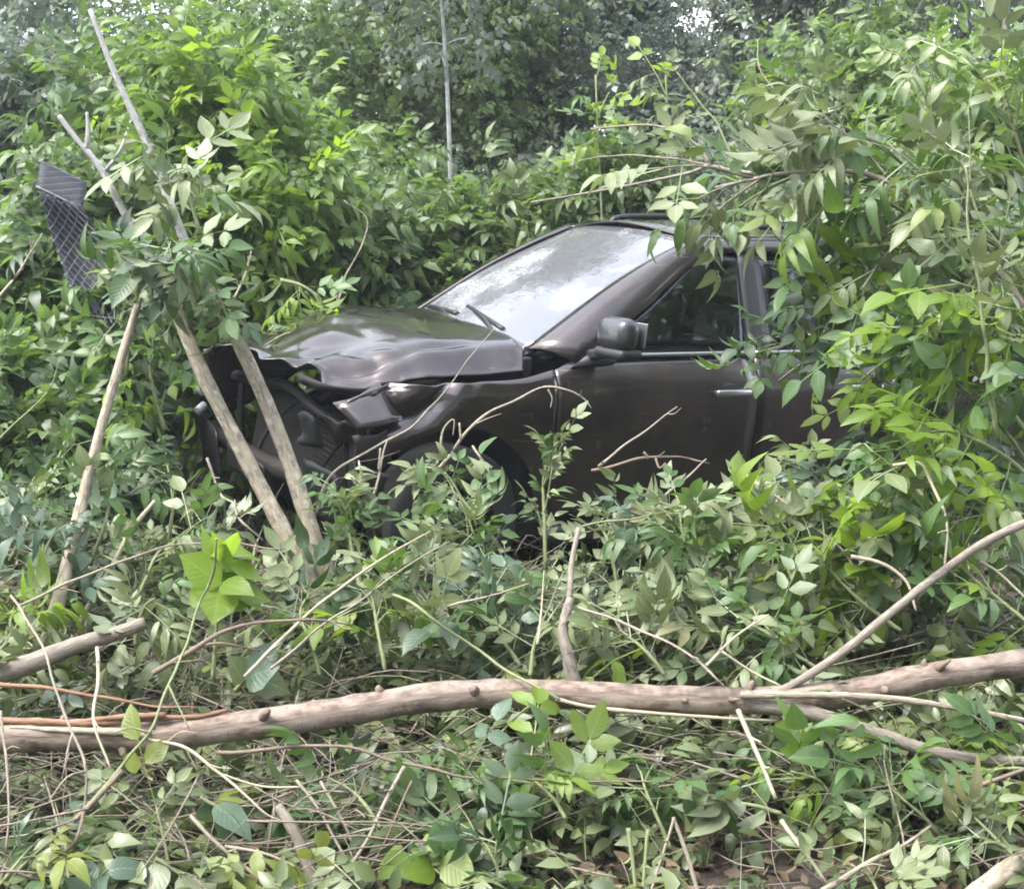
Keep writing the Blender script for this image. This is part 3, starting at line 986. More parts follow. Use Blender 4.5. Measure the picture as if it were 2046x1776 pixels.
off = mesh_root.location
P = [strip_pt(j / 15, i / 7) + FW * .012 - off for j in range(16) for i in range(8)]
sheet('backing', P, [(j * 8 + i, j * 8 + i + 1, j * 8 + 9 + i, j * 8 + 8 + i) for j in range(15) for i in range(7)], M['weave'], mesh_root, .006)
flap = lambda s, t: W(118 + (t - .5) * 92 + 8 * s, 395 + (t - .5) * 44 - 52 * s, MD + .06 + .10 * s)
P = [flap(j / 4, i / 7) + FW * .012 - off for j in range(5) for i in range(8)]
sheet('folded_flap', P, [(j * 8 + i, j * 8 + i + 1, j * 8 + 9 + i, j * 8 + 8 + i) for j in range(4) for i in range(7)], M['weave'], mesh_root, .006)
nw = 0
for sgn in (1, -1):
    for k in range(-21, 12):
        pts = []
        for i in range(15):
            t = i / 14
            s = (k / 10.5 + t * .5) if sgn == 1 else (k / 10.5 + (1 - t) * .5)
            if 0 <= s <= 1: pts.append(strip_pt(s, t) - FW * (.004 + .004 * ((i + k) % 2)))
        if len(pts) > 3:
            t_ = Tubes(); t_.add(pts, .0030, .0030, 4, len(pts) * 2, .15)
            t_.build('wire', M['wire'], mesh_root)
for k in range(9):
    t_ = Tubes(); t_.add([flap(max(0, min(1, k / 4 - 1 + q / 3)), q / 3) - FW * .006 for q in range(4)], .0022, .0022, 4, 8)
    t_.build('wire', M['wire'], mesh_root)
t_ = Tubes(); t_.add([flap(0, 0), flap(0, .5), flap(0, 1)], .008, .008, 6)
t_.build('edge_wire', M['wire'], mesh_root)

# ------------------------------------------------------------------ logs, poles, twigs
def path(*p):
    """(px, py, distance) triples -> points in the place."""
    return [W(*q) for q in p]


def px_r(r, d):
    return r / FPX * d


# the long fallen trunk across the front
TD = 3.95
tr_p = [(-380, 1486, 3.82), (-90, 1478, 3.85), (60, 1470, 3.85), (200, 1470, 3.87), (300, 1473, 3.88), (430, 1456, 3.9), (560, 1440, 3.92), (700, 1419, 3.95), (850, 1394, 3.97), (1000, 1385, 4.0), (1150, 1388, 4.0),
        (1300, 1396, 4.0), (1420, 1399, 4.0), (1560, 1398, 4.0), (1700, 1384, 4.02), (1850, 1352, 4.05), (2000, 1330, 4.08), (2160, 1310, 4.1), (2420, 1285, 4.15)]
trunk = empty('fallen_trunk', W(1000, 1430, 4.0), 'long reddish fallen trunk with peeled end lying across the whole heap', 'fallen trunk')
t = Tubes(); t.add(path(*tr_p), px_r(31, TD), px_r(27, TD), 14, 90, .06)
t.build('trunk', BM['red'], trunk)
for pts, r0, r1, mt in (
        ([(1540, 1392, 4.0), (1610, 1352, 3.99), (1690, 1298, 4.0), (1770, 1232, 4.03), (1860, 1160, 4.06), (1960, 1088, 4.1), (2080, 1030, 4.15)], 9, 9, 'grey'),
        ([(1490, 1404, 3.98), (1620, 1424, 3.95), (1740, 1462, 3.93), (1860, 1500, 3.92), (1970, 1518, 3.92), (2080, 1522, 3.92)], 17, 10, 'grey'),
        ([(1480, 1388, 3.95), (1640, 1388, 3.93), (1780, 1395, 3.93), (1900, 1412, 3.93), (2080, 1445, 3.93)], 8, 5, 'pale')):
    t = Tubes(); t.add(path(*pts), px_r(r0, 4), px_r(r1, 4), 9, 30, .06)
    t.build('branch', BM[mt], trunk)
t = Tubes()
t.add(path((-60, 1437, 3.83), (60, 1441, 3.83), (180, 1444, 3.84), (300, 1436, 3.86), (400, 1430, 3.88), (455, 1418, 3.9)), px_r(8, 4), px_r(4, 4), 6, 24, .2)
t.add(path((150, 1442, 3.84), (240, 1432, 3.84), (330, 1428, 3.85)), px_r(5, 4), px_r(6, 4), 6, 10, .2)
t.build('peeled_bark', BM['peel'], trunk)
rg = random.Random(3)
cc = spline(path(*tr_p), 120)
for k in range(16):                                            # broken side stubs and knots
    i = rg.randrange(8, 112)
    tg = (cc[i + 1] - cc[i]).normalized()
    dv = Vector((rg.uniform(-.3, .3), rg.uniform(-1, .2), rg.uniform(-.2, 1))).normalized()
    dv = (dv - tg * dv.dot(tg)).normalized()
    rr_ = px_r(29, TD); ln = rg.choice((.008, .012, .018, .035)); w_ = rg.uniform(.006, .013)
    t = Tubes(); t.add([cc[i] + dv * rr_ * .6, cc[i] + dv * (rr_ + ln * .5) + tg * ln * .3, cc[i] + dv * (rr_ + ln) + tg * ln * .7], w_ * 1.5, w_ * .7, 7, 5, .25)
    t.build('knot', BM['red'], trunk)
t = Tubes(); t.add(path((1110, 1396, 3.96), (1180, 1412, 3.955), (1300, 1424, 3.955), (1440, 1434, 3.96), (1560, 1440, 3.97)), px_r(5, 4), px_r(3, 4), 6, 22, .15)
t.build('torn_strip', BM['straw'], trunk)
t = Tubes(); t.add(path((300, 1468, 3.84), (250, 1462, 3.835), (120, 1458, 3.82), (20, 1452, 3.82)), px_r(10, 4), px_r(3, 4), 6, 16, .2)
t.build('bare_wood_patch', BM['straw'], trunk)


def limb(name, label, cat, pts, r, mat, group=None, forks=(), sides=8, n=None, knots=.06):
    """A pole, log or twig: px radius r = (start, end); forks are further tubes of the same piece."""
    if name == 'twig': pts = [(a, b, c * .955 if 4.1 <= c < 5.05 else c) for a, b, c in pts]
    P = path(*pts)
    d = pts[0][2]
    root = empty(name, P[0] if P[0].z < P[-1].z else P[-1], label, cat, group)
    t = Tubes()
    if name == 'twig':
        rg = random.Random(len(label) * 31 + int(pts[0][0]))
        c = spline(P, 9 * len(pts))
        L = (P[-1] - P[0]).length
        P = [q + Vector((MN.noise(q * 6 + Vector((k, 0, 0))) for k in (0, 9, 17))) * .022 * min(1, L / .5) for q in c]
        r = (r[0] * .85, r[1] * .5)
        for k in range(rg.choice((1, 2, 2, 3))):
            i = rg.randrange(2, len(P) - 3)
            tg = (P[i + 1] - P[i]).normalized()
            dv = (tg * .7 + Vector((rg.uniform(-1, 1), rg.uniform(-.6, .4), rg.uniform(-.3, .9)))).normalized()
            ln = L * rg.uniform(.08, .22)
            b = Tubes()
            b.add([P[i], P[i] + dv * ln * .5 + Vector((0, 0, rg.uniform(-.2, .2) * ln)), P[i] + dv * ln], px_r(r[1] * 1.0, d), px_r(r[1] * .4, d), 5, 7, .08)
            b.build('side_twig', BM[mat], root)
    t.add(P, px_r(r[0], d), px_r(r[1], d), sides, n or 5 * len(pts), knots)
    t.build('stem', BM[mat], root)
    for fp, fr in forks:
        t = Tubes(); t.add(path(*fp), px_r(fr[0], fp[0][2]), px_r(fr[1], fp[0][2]), max(5, sides - 2), 4 * len(fp), knots)
        t.build('side_twig', BM[mat], root)
    return root


limb('leaning_pole', 'pale leaning pole closer to the smashed nose side, foot farther from the wheel', 'pole',
     [(318, 545, 5.25), (345, 600, 5.25), (400, 735, 5.22), (470, 875, 5.18), (540, 1010, 5.15), (590, 1105, 5.12), (650, 1230, 5.1)], (13, 18), 'pale', sides=12)
limb('leaning_pole', 'pale leaning pole under the bonnet tip, foot nearer the front wheel', 'pole',
     [(385, 500, 5.35), (420, 570, 5.33), (470, 670, 5.3), (530, 800, 5.27), (580, 930, 5.24), (622, 1060, 5.2), (670, 1200, 5.2)], (12, 18), 'pale', sides=12)
limb('grey_stem', 'straight thin grey trunk slanting above the wire mesh strip', 'stem',
     [(180, 20, 6.1), (222, 130, 6.1), (262, 220, 6.1), (300, 302, 6.1), (345, 420, 6.1), (400, 560, 6.15)], (5, 10), 'ash', sides=10)
limb('grey_stem', 'forked grey branch ending beside the wire mesh strip', 'stem',
     [(118, 232, 5.7), (150, 275, 5.7), (200, 335, 5.7), (245, 420, 5.7), (286, 492, 5.7), (320, 560, 5.7)], (5, 9), 'ash', sides=10,
     forks=[([(172, 300, 5.7), (176, 262, 5.7), (174, 225, 5.7)], (6, 3)), ([(208, 345, 5.7), (240, 300, 5.7), (262, 240, 5.75)], (4, 2))])
limb('bare_stem', 'tall bare stem standing in the undergrowth left of the car nose', 'stem',
     [(275, 610, 5.0), (258, 665, 5.0), (225, 775, 4.95), (185, 920, 4.9), (150, 1060, 4.8), (122, 1180, 4.65), (90, 1300, 4.5)], (7, 14), 'pale', sides=10)
limb('bare_stem', 'thin bare stem just beside the taller one at the edge of the car nose', 'stem',
     [(310, 1000, 4.9), (262, 1060, 4.88), (225, 1130, 4.85), (175, 1215, 4.8), (140, 1290, 4.8)], (4, 7), 'straw')
limb('cut_log', 'short brown log lying behind the peeled end of the fallen trunk', 'log',
     [(-80, 1358, 4.15), (0, 1345, 4.15), (70, 1322, 4.15), (150, 1290, 4.18), (225, 1268, 4.2), (290, 1244, 4.22)], (24, 13), 'grey', sides=12)
limb('cut_stub', 'broken grey stub standing behind the middle of the fallen trunk', 'stub',
     [(1150, 1378, 4.2), (1135, 1310, 4.2), (1125, 1255, 4.22), (1140, 1195, 4.25)], (16, 9), 'grey', sides=9, forks=[([(1138, 1200, 4.25), (1142, 1130, 4.3), (1156, 1055, 4.35)], (7, 5))])
limb('cut_stub', 'thick pale branch end lying at the lower right corner', 'stub',
     [(2090, 1690, 3.5), (2020, 1735, 3.48), (1930, 1800, 3.45)], (20, 22), 'pale', sides=12)
limb('cut_stub', 'grey stick slanting down below the fallen trunk between two leaf sprays', 'stub',
     [(555, 1610, 3.6), (590, 1665, 3.57), (640, 1790, 3.55)], (10, 13), 'grey', sides=9)

TW = [  # label, points, radius, bark, forks
    ('thin twig arching across the torn wheel arch up to the bonnet', [(625, 1030, 5.3), (655, 965, 5.3), (705, 920, 5.3), (800, 862, 5.32), (850, 825, 5.35), (890, 780, 5.4), (985, 655, 5.5)], (4.5, 2), 'twig', []),
    ('hooked twig curving over the front door', [(870, 945, 5.3), (925, 880, 5.3), (1000, 815, 5.35), (1080, 778, 5.4), (1130, 778, 5.4), (1165, 795, 5.4), (1185, 818, 5.4)], (4.5, 3), 'twig', [([(1095, 778, 5.4), (1103, 795, 5.4), (1100, 815, 5.4)], (2, 1))]),
    ('straight short twig sticking up in front of the door', [(1195, 930, 5.4), (1270, 872, 5.45), (1352, 812, 5.5)], (3.5, 3), 'twig', []),
    ('dark knobbly twig lying level below the door', [(1180, 942, 5.4), (1240, 925, 5.4), (1295, 916, 5.42), (1350, 918, 5.45), (1422, 928, 5.5)], (4.5, 4), 'brown', [([(1296, 916, 5.42), (1286, 903, 5.42)], (4, 3)), ([(1310, 916, 5.42), (1318, 935, 5.4), (1330, 925, 5.4)], (3, 2))]),
    ('short twig crossing the end of the dark knobbly one', [(1320, 1000, 5.3), (1370, 955, 5.35), (1412, 918, 5.4)], (3.5, 3), 'twig', []),
    ('small curled twig in front of the wheel arch', [(880, 905, 5.2), (884, 868, 5.2), (893, 848, 5.2), (908, 838, 5.2), (906, 870, 5.2)], (3.5, 2), 'pale', [([(921, 880, 5.2), (918, 845, 5.2)], (2.5, 2))]),
    ('short twig slanting out of the wheel arch', [(945, 890, 5.2), (968, 925, 5.15), (990, 965, 5.1)], (3, 4), 'twig', []),
    ('upright twig before the crushed wheel arch', [(735, 1030, 5.2), (752, 960, 5.2), (772, 880, 5.25)], (5, 3), 'twig', [([(757, 940, 5.2), (760, 895, 5.2)], (3, 2))]),
    ('long yellowish shoot bending down from the leafy right side', [(1480, 940, 5.0), (1530, 985, 4.95), (1600, 1030, 4.9), (1690, 1120, 4.85), (1740, 1215, 4.8), (1760, 1280, 4.8)], (4, 3), 'straw', []),
    ('pale drooping leaf stalk under the yellow green leaves', [(1790, 930, 4.7), (1845, 925, 4.7), (1872, 990, 4.65), (1888, 1060, 4.6), (1888, 1130, 4.6)], (5, 4), 'straw', [([(1830, 975, 4.7), (1865, 1010, 4.65)], (4, 3))]),
    ('tall dry stalk leaning at the car nose edge', [(415, 915, 5.1), (440, 975, 5.05), (480, 1035, 5.0), (530, 1085, 5.0)], (3.5, 4), 'twig', []),
    ('long arching twig spanning from the log to the pole feet', [(40, 1205, 4.5), (140, 1165, 4.52), (250, 1120, 4.55), (340, 1092, 4.6), (450, 1080, 4.62), (565, 1095, 4.62)], (4, 3), 'twig', []),
    ('long green weed stalk crossing the peeled trunk end', [(430, 1080, 4.1), (408, 1180, 4.05), (380, 1280, 4.0), (336, 1371, 3.8), (297, 1459, 3.7), (245, 1530, 3.62), (165, 1610, 3.55), (10, 1770, 3.45)], (3, 6), 'green', []),
    ('brown stick below the peeled trunk end reaching the corner', [(240, 1545, 3.6), (170, 1610, 3.55), (90, 1690, 3.5), (-30, 1800, 3.45)], (6, 9), 'brown', [([(170, 1612, 3.55), (150, 1680, 3.5), (95, 1725, 3.45)], (4, 3))]),
    ('pale twig bending down from the trunk over a broad leaf', [(295, 1472, 3.75), (370, 1500, 3.7), (440, 1545, 3.66), (500, 1600, 3.62), (548, 1640, 3.6), (610, 1650, 3.6)], (4.5, 3), 'straw', [([(440, 1545, 3.66), (520, 1570, 3.64), (600, 1572, 3.62)], (2.5, 2))]),
    ('long level twig running just under the fallen trunk', [(440, 1495, 3.78), (600, 1495, 3.76), (720, 1503, 3.75), (900, 1545, 3.72), (1050, 1558, 3.7), (1240, 1565, 3.68), (1430, 1562, 3.66)], (5, 3), 'brown', []),
    ('light straight stick standing at the bottom edge', [(805, 1530, 3.62), (770, 1600, 3.58), (725, 1690, 3.53), (660, 1800, 3.5)], (5, 7), 'twig', []),
    ('dark straight stick close beside the lighter one', [(822, 1560, 3.66), (790, 1640, 3.62), (750, 1720, 3.58), (700, 1800, 3.55)], (3, 4), 'brown', []),
    ('forked dry twig reaching to the bottom below a leaf spray', [(380, 1630, 3.55), (450, 1690, 3.52), (510, 1740, 3.5), (580, 1800, 3.48)], (5, 6), 'twig', [([(450, 1690, 3.52), (530, 1705, 3.5), (600, 1735, 3.5)], (4, 3))]),
    ('pair of slanting twigs below the trunk over dark ground', [(590, 1560, 3.7), (650, 1640, 3.66), (710, 1730, 3.6), (740, 1800, 3.58)], (4, 5), 'twig', [([(640, 1560, 3.7), (690, 1650, 3.66), (735, 1760, 3.62)], (3, 4))]),
    ('pale green upright stalk at the bottom edge', [(1254, 1650, 3.55), (1262, 1715, 3.53), (1270, 1800, 3.5)], (6, 7), 'green', []),
    ('second pale green stalk next to the first', [(1292, 1655, 3.56), (1286, 1720, 3.53), (1280, 1800, 3.5)], (5, 6), 'green', []),
    ('inverted V of dry stalks over the brown litter', [(1345, 1630, 3.5), (1322, 1700, 3.48), (1290, 1800, 3.45)], (4, 5), 'twig', [([(1345, 1632, 3.5), (1372, 1705, 3.48), (1400, 1800, 3.45)], (4, 5))]),
    ('pale straight stick hanging below the fork of the trunk', [(1478, 1420, 3.85), (1512, 1500, 3.78), (1550, 1595, 3.7)], (6, 8), 'straw', []),
    ('light stick lying over the brown litter at the bottom', [(1640, 1785, 3.42), (1710, 1742, 3.45), (1790, 1698, 3.5), (1860, 1650, 3.55)], (8, 5), 'pale', []),
    ('thin dry stick slanting into the brown litter', [(1560, 1640, 3.55), (1610, 1705, 3.5), (1672, 1800, 3.45)], (6, 6), 'straw', []),
    ('upright brown stalk at the left frame edge crossing the trunk', [(2, 1420, 3.7), (12, 1500, 3.65), (24, 1600, 3.6), (18, 1710, 3.55)], (4, 4), 'twig', []),
    ('long slender stalk hanging over the peeled trunk end', [(20, 1190, 4.0), (70, 1260, 3.9), (110, 1335, 3.8), (146, 1450, 3.7), (162, 1560, 3.62), (162, 1620, 3.6)], (3, 5), 'twig', []),
    ('short upright dry stalk between the log and the trunk', [(190, 1295, 3.95), (192, 1370, 3.85), (194, 1450, 3.75), (215, 1540, 3.68)], (5, 4), 'straw', []),
    ('reddish thin twig between the log and the trunk', [(-30, 1362, 3.98), (100, 1378, 3.98), (230, 1398, 3.98), (330, 1412, 3.98), (400, 1418, 4.0)], (6, 3), 'peel', []),
    ('curved dark twig rising behind the trunk toward the middle', [(300, 1340, 4.2), (400, 1285, 4.25), (490, 1255, 4.3), (590, 1243, 4.3), (700, 1246, 4.35)], (7, 4), 'brown', [([(380, 1296, 4.24), (440, 1285, 4.2), (520, 1300, 4.2)], (4, 2))]),
    ('light straight twig aimed up toward the heap top', [(480, 1345, 4.2), (620, 1225, 4.4), (740, 1130, 4.5), (860, 1065, 4.6)], (5, 4), 'straw', []),
    ('parallel light twig beside the straight one', [(540, 1330, 4.2), (640, 1255, 4.35), (760, 1165, 4.45), (900, 1080, 4.6)], (3.5, 3), 'twig', []),
    ('pale twig resting on the middle of the fallen trunk', [(790, 1190, 4.3), (860, 1235, 4.2), (960, 1300, 4.05), (1060, 1362, 3.92), (1112, 1398, 3.9)], (4, 6), 'green', [([(1100, 1388, 3.92), (1045, 1420, 3.9), (985, 1480, 3.85)], (3, 2))]),
    ('upright thin stalk behind the broken stub', [(1072, 1290, 4.3), (1078, 1220, 4.35), (1086, 1140, 4.4)], (4, 2), 'straw', []),
    ('twig slanting across the heap above the broken stub', [(890, 1215, 4.5), (980, 1190, 4.5), (1060, 1165, 4.5)], (4, 3), 'twig', []),
    ('thin branch lying above the stub and dropping to the trunk', [(1160, 1215, 4.4), (1250, 1245, 4.3), (1340, 1290, 4.2), (1420, 1345, 4.1), (1450, 1370, 4.1)], (3.5, 4), 'twig', []),
    ('crossing twig near the trunk fork rising to the pale leaves', [(1410, 1330, 4.1), (1470, 1275, 4.15), (1540, 1225, 4.2)], (4, 3), 'straw', [([(1440, 1300, 4.1), (1500, 1340, 4.1), (1560, 1370, 4.05)], (3, 2))]),
    ('long level shoot over the heap below the doors', [(1160, 1050, 4.9), (1260, 1033, 4.9), (1360, 1030, 4.9), (1500, 1030, 4.9)], (3, 2), 'green', []),
    ('pale bent twig hanging among leaves near the fork branch', [(1700, 1110, 4.4), (1760, 1125, 4.38), (1810, 1160, 4.35), (1832, 1215, 4.3)], (6, 4), 'pale', []),
    ('dry twig at the right frame edge above the fork branch', [(1960, 1120, 4.3), (2000, 1150, 4.3), (2070, 1215, 4.25)], (4, 4), 'twig', []),
    ('stiff stick under the lower trunk branch at the right edge', [(1900, 1600, 3.8), (1960, 1565, 3.8), (2070, 1530, 3.8)], (7, 7), 'brown', []),
    ('bare forked twig above the windscreen with long level arms', [(1500, 350, 6.2), (1458, 337, 6.2), (1416, 327, 6.2), (1300, 311, 6.2), (1160, 320, 6.3)], (5, 2), 'twig',
     [([(1416, 327, 6.2), (1398, 296, 6.2), (1351, 264, 6.2), (1290, 250, 6.25), (1180, 258, 6.3)], (4, 2)), ([(1418, 328, 6.2), (1379, 345, 6.2), (1300, 362, 6.2), (1180, 385, 6.2), (1060, 405, 6.2)], (4, 2))]),
    ('slender shoot rising behind the roof with a small leaf tuft', [(1470, 345, 6.3), (1446, 275, 6.3), (1400, 205, 6.35), (1350, 145, 6.4)], (3.5, 2), 'green', []),
    ('thin curved shoot against the dark trees above the roof', [(1490, 345, 6.3), (1545, 265, 6.3), (1575, 212, 6.3), (1545, 175, 6.3), (1512, 130, 6.3), (1505, 85, 6.3)], (4, 2), 'straw', []),
    ('bent weed stalk at the left edge in the shade', [(-20, 890, 5.6), (60, 820, 5.6), (105, 770, 5.6), (122, 715, 5.6)], (3, 2), 'green', []),
    ('slanting pale stalk left of the wire mesh strip', [(-20, 610, 6.0), (40, 540, 6.0), (85, 465, 6.0)], (4, 2), 'straw', []),
    ('thin shoot hanging above the bonnet among bright leaves', [(660, 620, 7.3), (690, 560, 7.4), (735, 450, 7.5), (690, 400, 7.5)], (2.5, 2), 'twig', []),
    ('weed stalk between the bonnet and the bright shrub', [(460, 610, 6.4), (490, 550, 6.4), (502, 500, 6.4)], (3.5, 2), 'straw', []),
    ('long stalk standing up through the yellow green leaves', [(1990, 860, 4.7), (1972, 740, 4.7), (1962, 600, 4.7), (1938, 430, 4.72), (1930, 340, 4.75)], (6, 4), 'green', []),
    ('light twig across the shaded rear door', [(1560, 760, 5.8), (1640, 700, 5.7), (1720, 650, 5.5), (1800, 590, 5.3)], (3, 4), 'twig', []),
]
for lab, pts, r, mt, fk in TW:
    limb('twig', lab, 'twig', pts, r, mt, 'cut twigs in the heap', fk, sides=6)

# ------------------------------------------------------------------ leafy branches: a stem and single leaves
def leafy(label, pts, n, size, pal='mid', kind='compound', stem='green', r=(5, 2), shoots=3, start=.12, droop=.25, spread=.9, flip=.15, seed=0, name='leafy_branch', cat='leafy branch', group=None, shoot_len=.35, face=.25):
    rng = random.Random(seed * 7 + len(label))
    P = path(*pts)
    root = empty(name, P[0], label, cat, group)
    c = spline(P, 40)
    L = sum((c[i + 1] - c[i]).length for i in range(39))
    t = Tubes()
    d0 = pts[0][2]
    t.add(P, px_r(r[0], d0), px_r(r[1], d0), 6, 20, .05, rng)
    axes = [(c, 2.0)]
    for k in range(shoots):
        i = int((start + (1 - start) * rng.random() ** .8) * 36)
        tg = (c[i + 1] - c[i]).normalized()
        rnd = Vector((rng.uniform(-1, 1), rng.uniform(-.8, .6), rng.uniform(-.6, .9)))
        dr = (tg * .9 + rnd * .9).normalized()
        ln = L * shoot_len * rng.uniform(.6, 1.2)
        q = [c[i], c[i] + dr * ln * .5 + Vector((0, 0, .03 * ln)), c[i] + dr * ln - Vector((0, 0, droop * .3 * ln))]
        t.add(q, px_r(r[1] * 1.1, d0), px_r(r[1] * .5, d0), 5, 8, .05, rng)
        axes.append((spline(q, 12), 1.0))
    t.build('stem', BM[stem], root)
    tot = sum(w for _, w in axes)
    pal = (pal,) if isinstance(pal, str) else pal
    for ax, w in axes:
        m = max(2, round(n * w / tot))
        ph = rng.uniform(0, 6.28)
        for j in range(m):
            s = start + (1 - start) * (j + rng.random() * .5) / m if ax is c else (.25 + .75 * (j + .5) / m)
            i = min(int(s * (len(ax) - 1)), len(ax) - 2)
            p = ax[i].lerp(ax[i + 1], s * (len(ax) - 1) - i)
            tg = (ax[i + 1] - ax[i]).normalized()
            ref = Vector((0, 0, 1)) if abs(tg.z) < .9 else Vector((1, 0, 0))
            a = tg.cross(ref).normalized(); b = tg.cross(a)
            an = ph + j * math.pi + (j // 2) * 1.4 + rng.uniform(-.4, .4)
            o = a * math.cos(an) + b * math.sin(an)
            tipw = 1.0 if j == m - 1 else .45
            dr = (tg * tipw + o * spread * (0.2 if j == m - 1 else 1) + Vector((0, 0, -droop)) + Vector((rng.uniform(-.25, .25), rng.uniform(-.25, .25), rng.uniform(-.25, .25)))).normalized()
            up = Vector((rng.uniform(-.5, .5), rng.uniform(-.5, .5) - face, .9 + rng.uniform(-.3, .3)))
            if rng.random() < flip: up = -up
            x = dr.cross(up).normalized()
            z = x.cross(dr)
            sc = rng.uniform(*size) * rng.choice((.6, .85, 1, 1, 1.1))
            q = p + dr * sc * .7                              # the front side window and windscreen stay open
            if group == G2 and ((q.x < .72 and q.z < 1.67) or (q.x < .90 and q.z < 1.50)) and 'sprig' not in label: continue
            lf = bpy.data.objects.new('leaf', rng.choice(RICH[rng.choice(pal)][kind]))
            COL.objects.link(lf)
            lf.parent = root
            Mx = Matrix((x * sc, dr * sc, z * sc)).transposed().to_4x4()
            Mx.translation = p - root.location
            lf.matrix_basis = Mx
    return root


G1 = 'leafy cut branches on the heap'
G2 = 'leafy shoots of the young tree at the right'
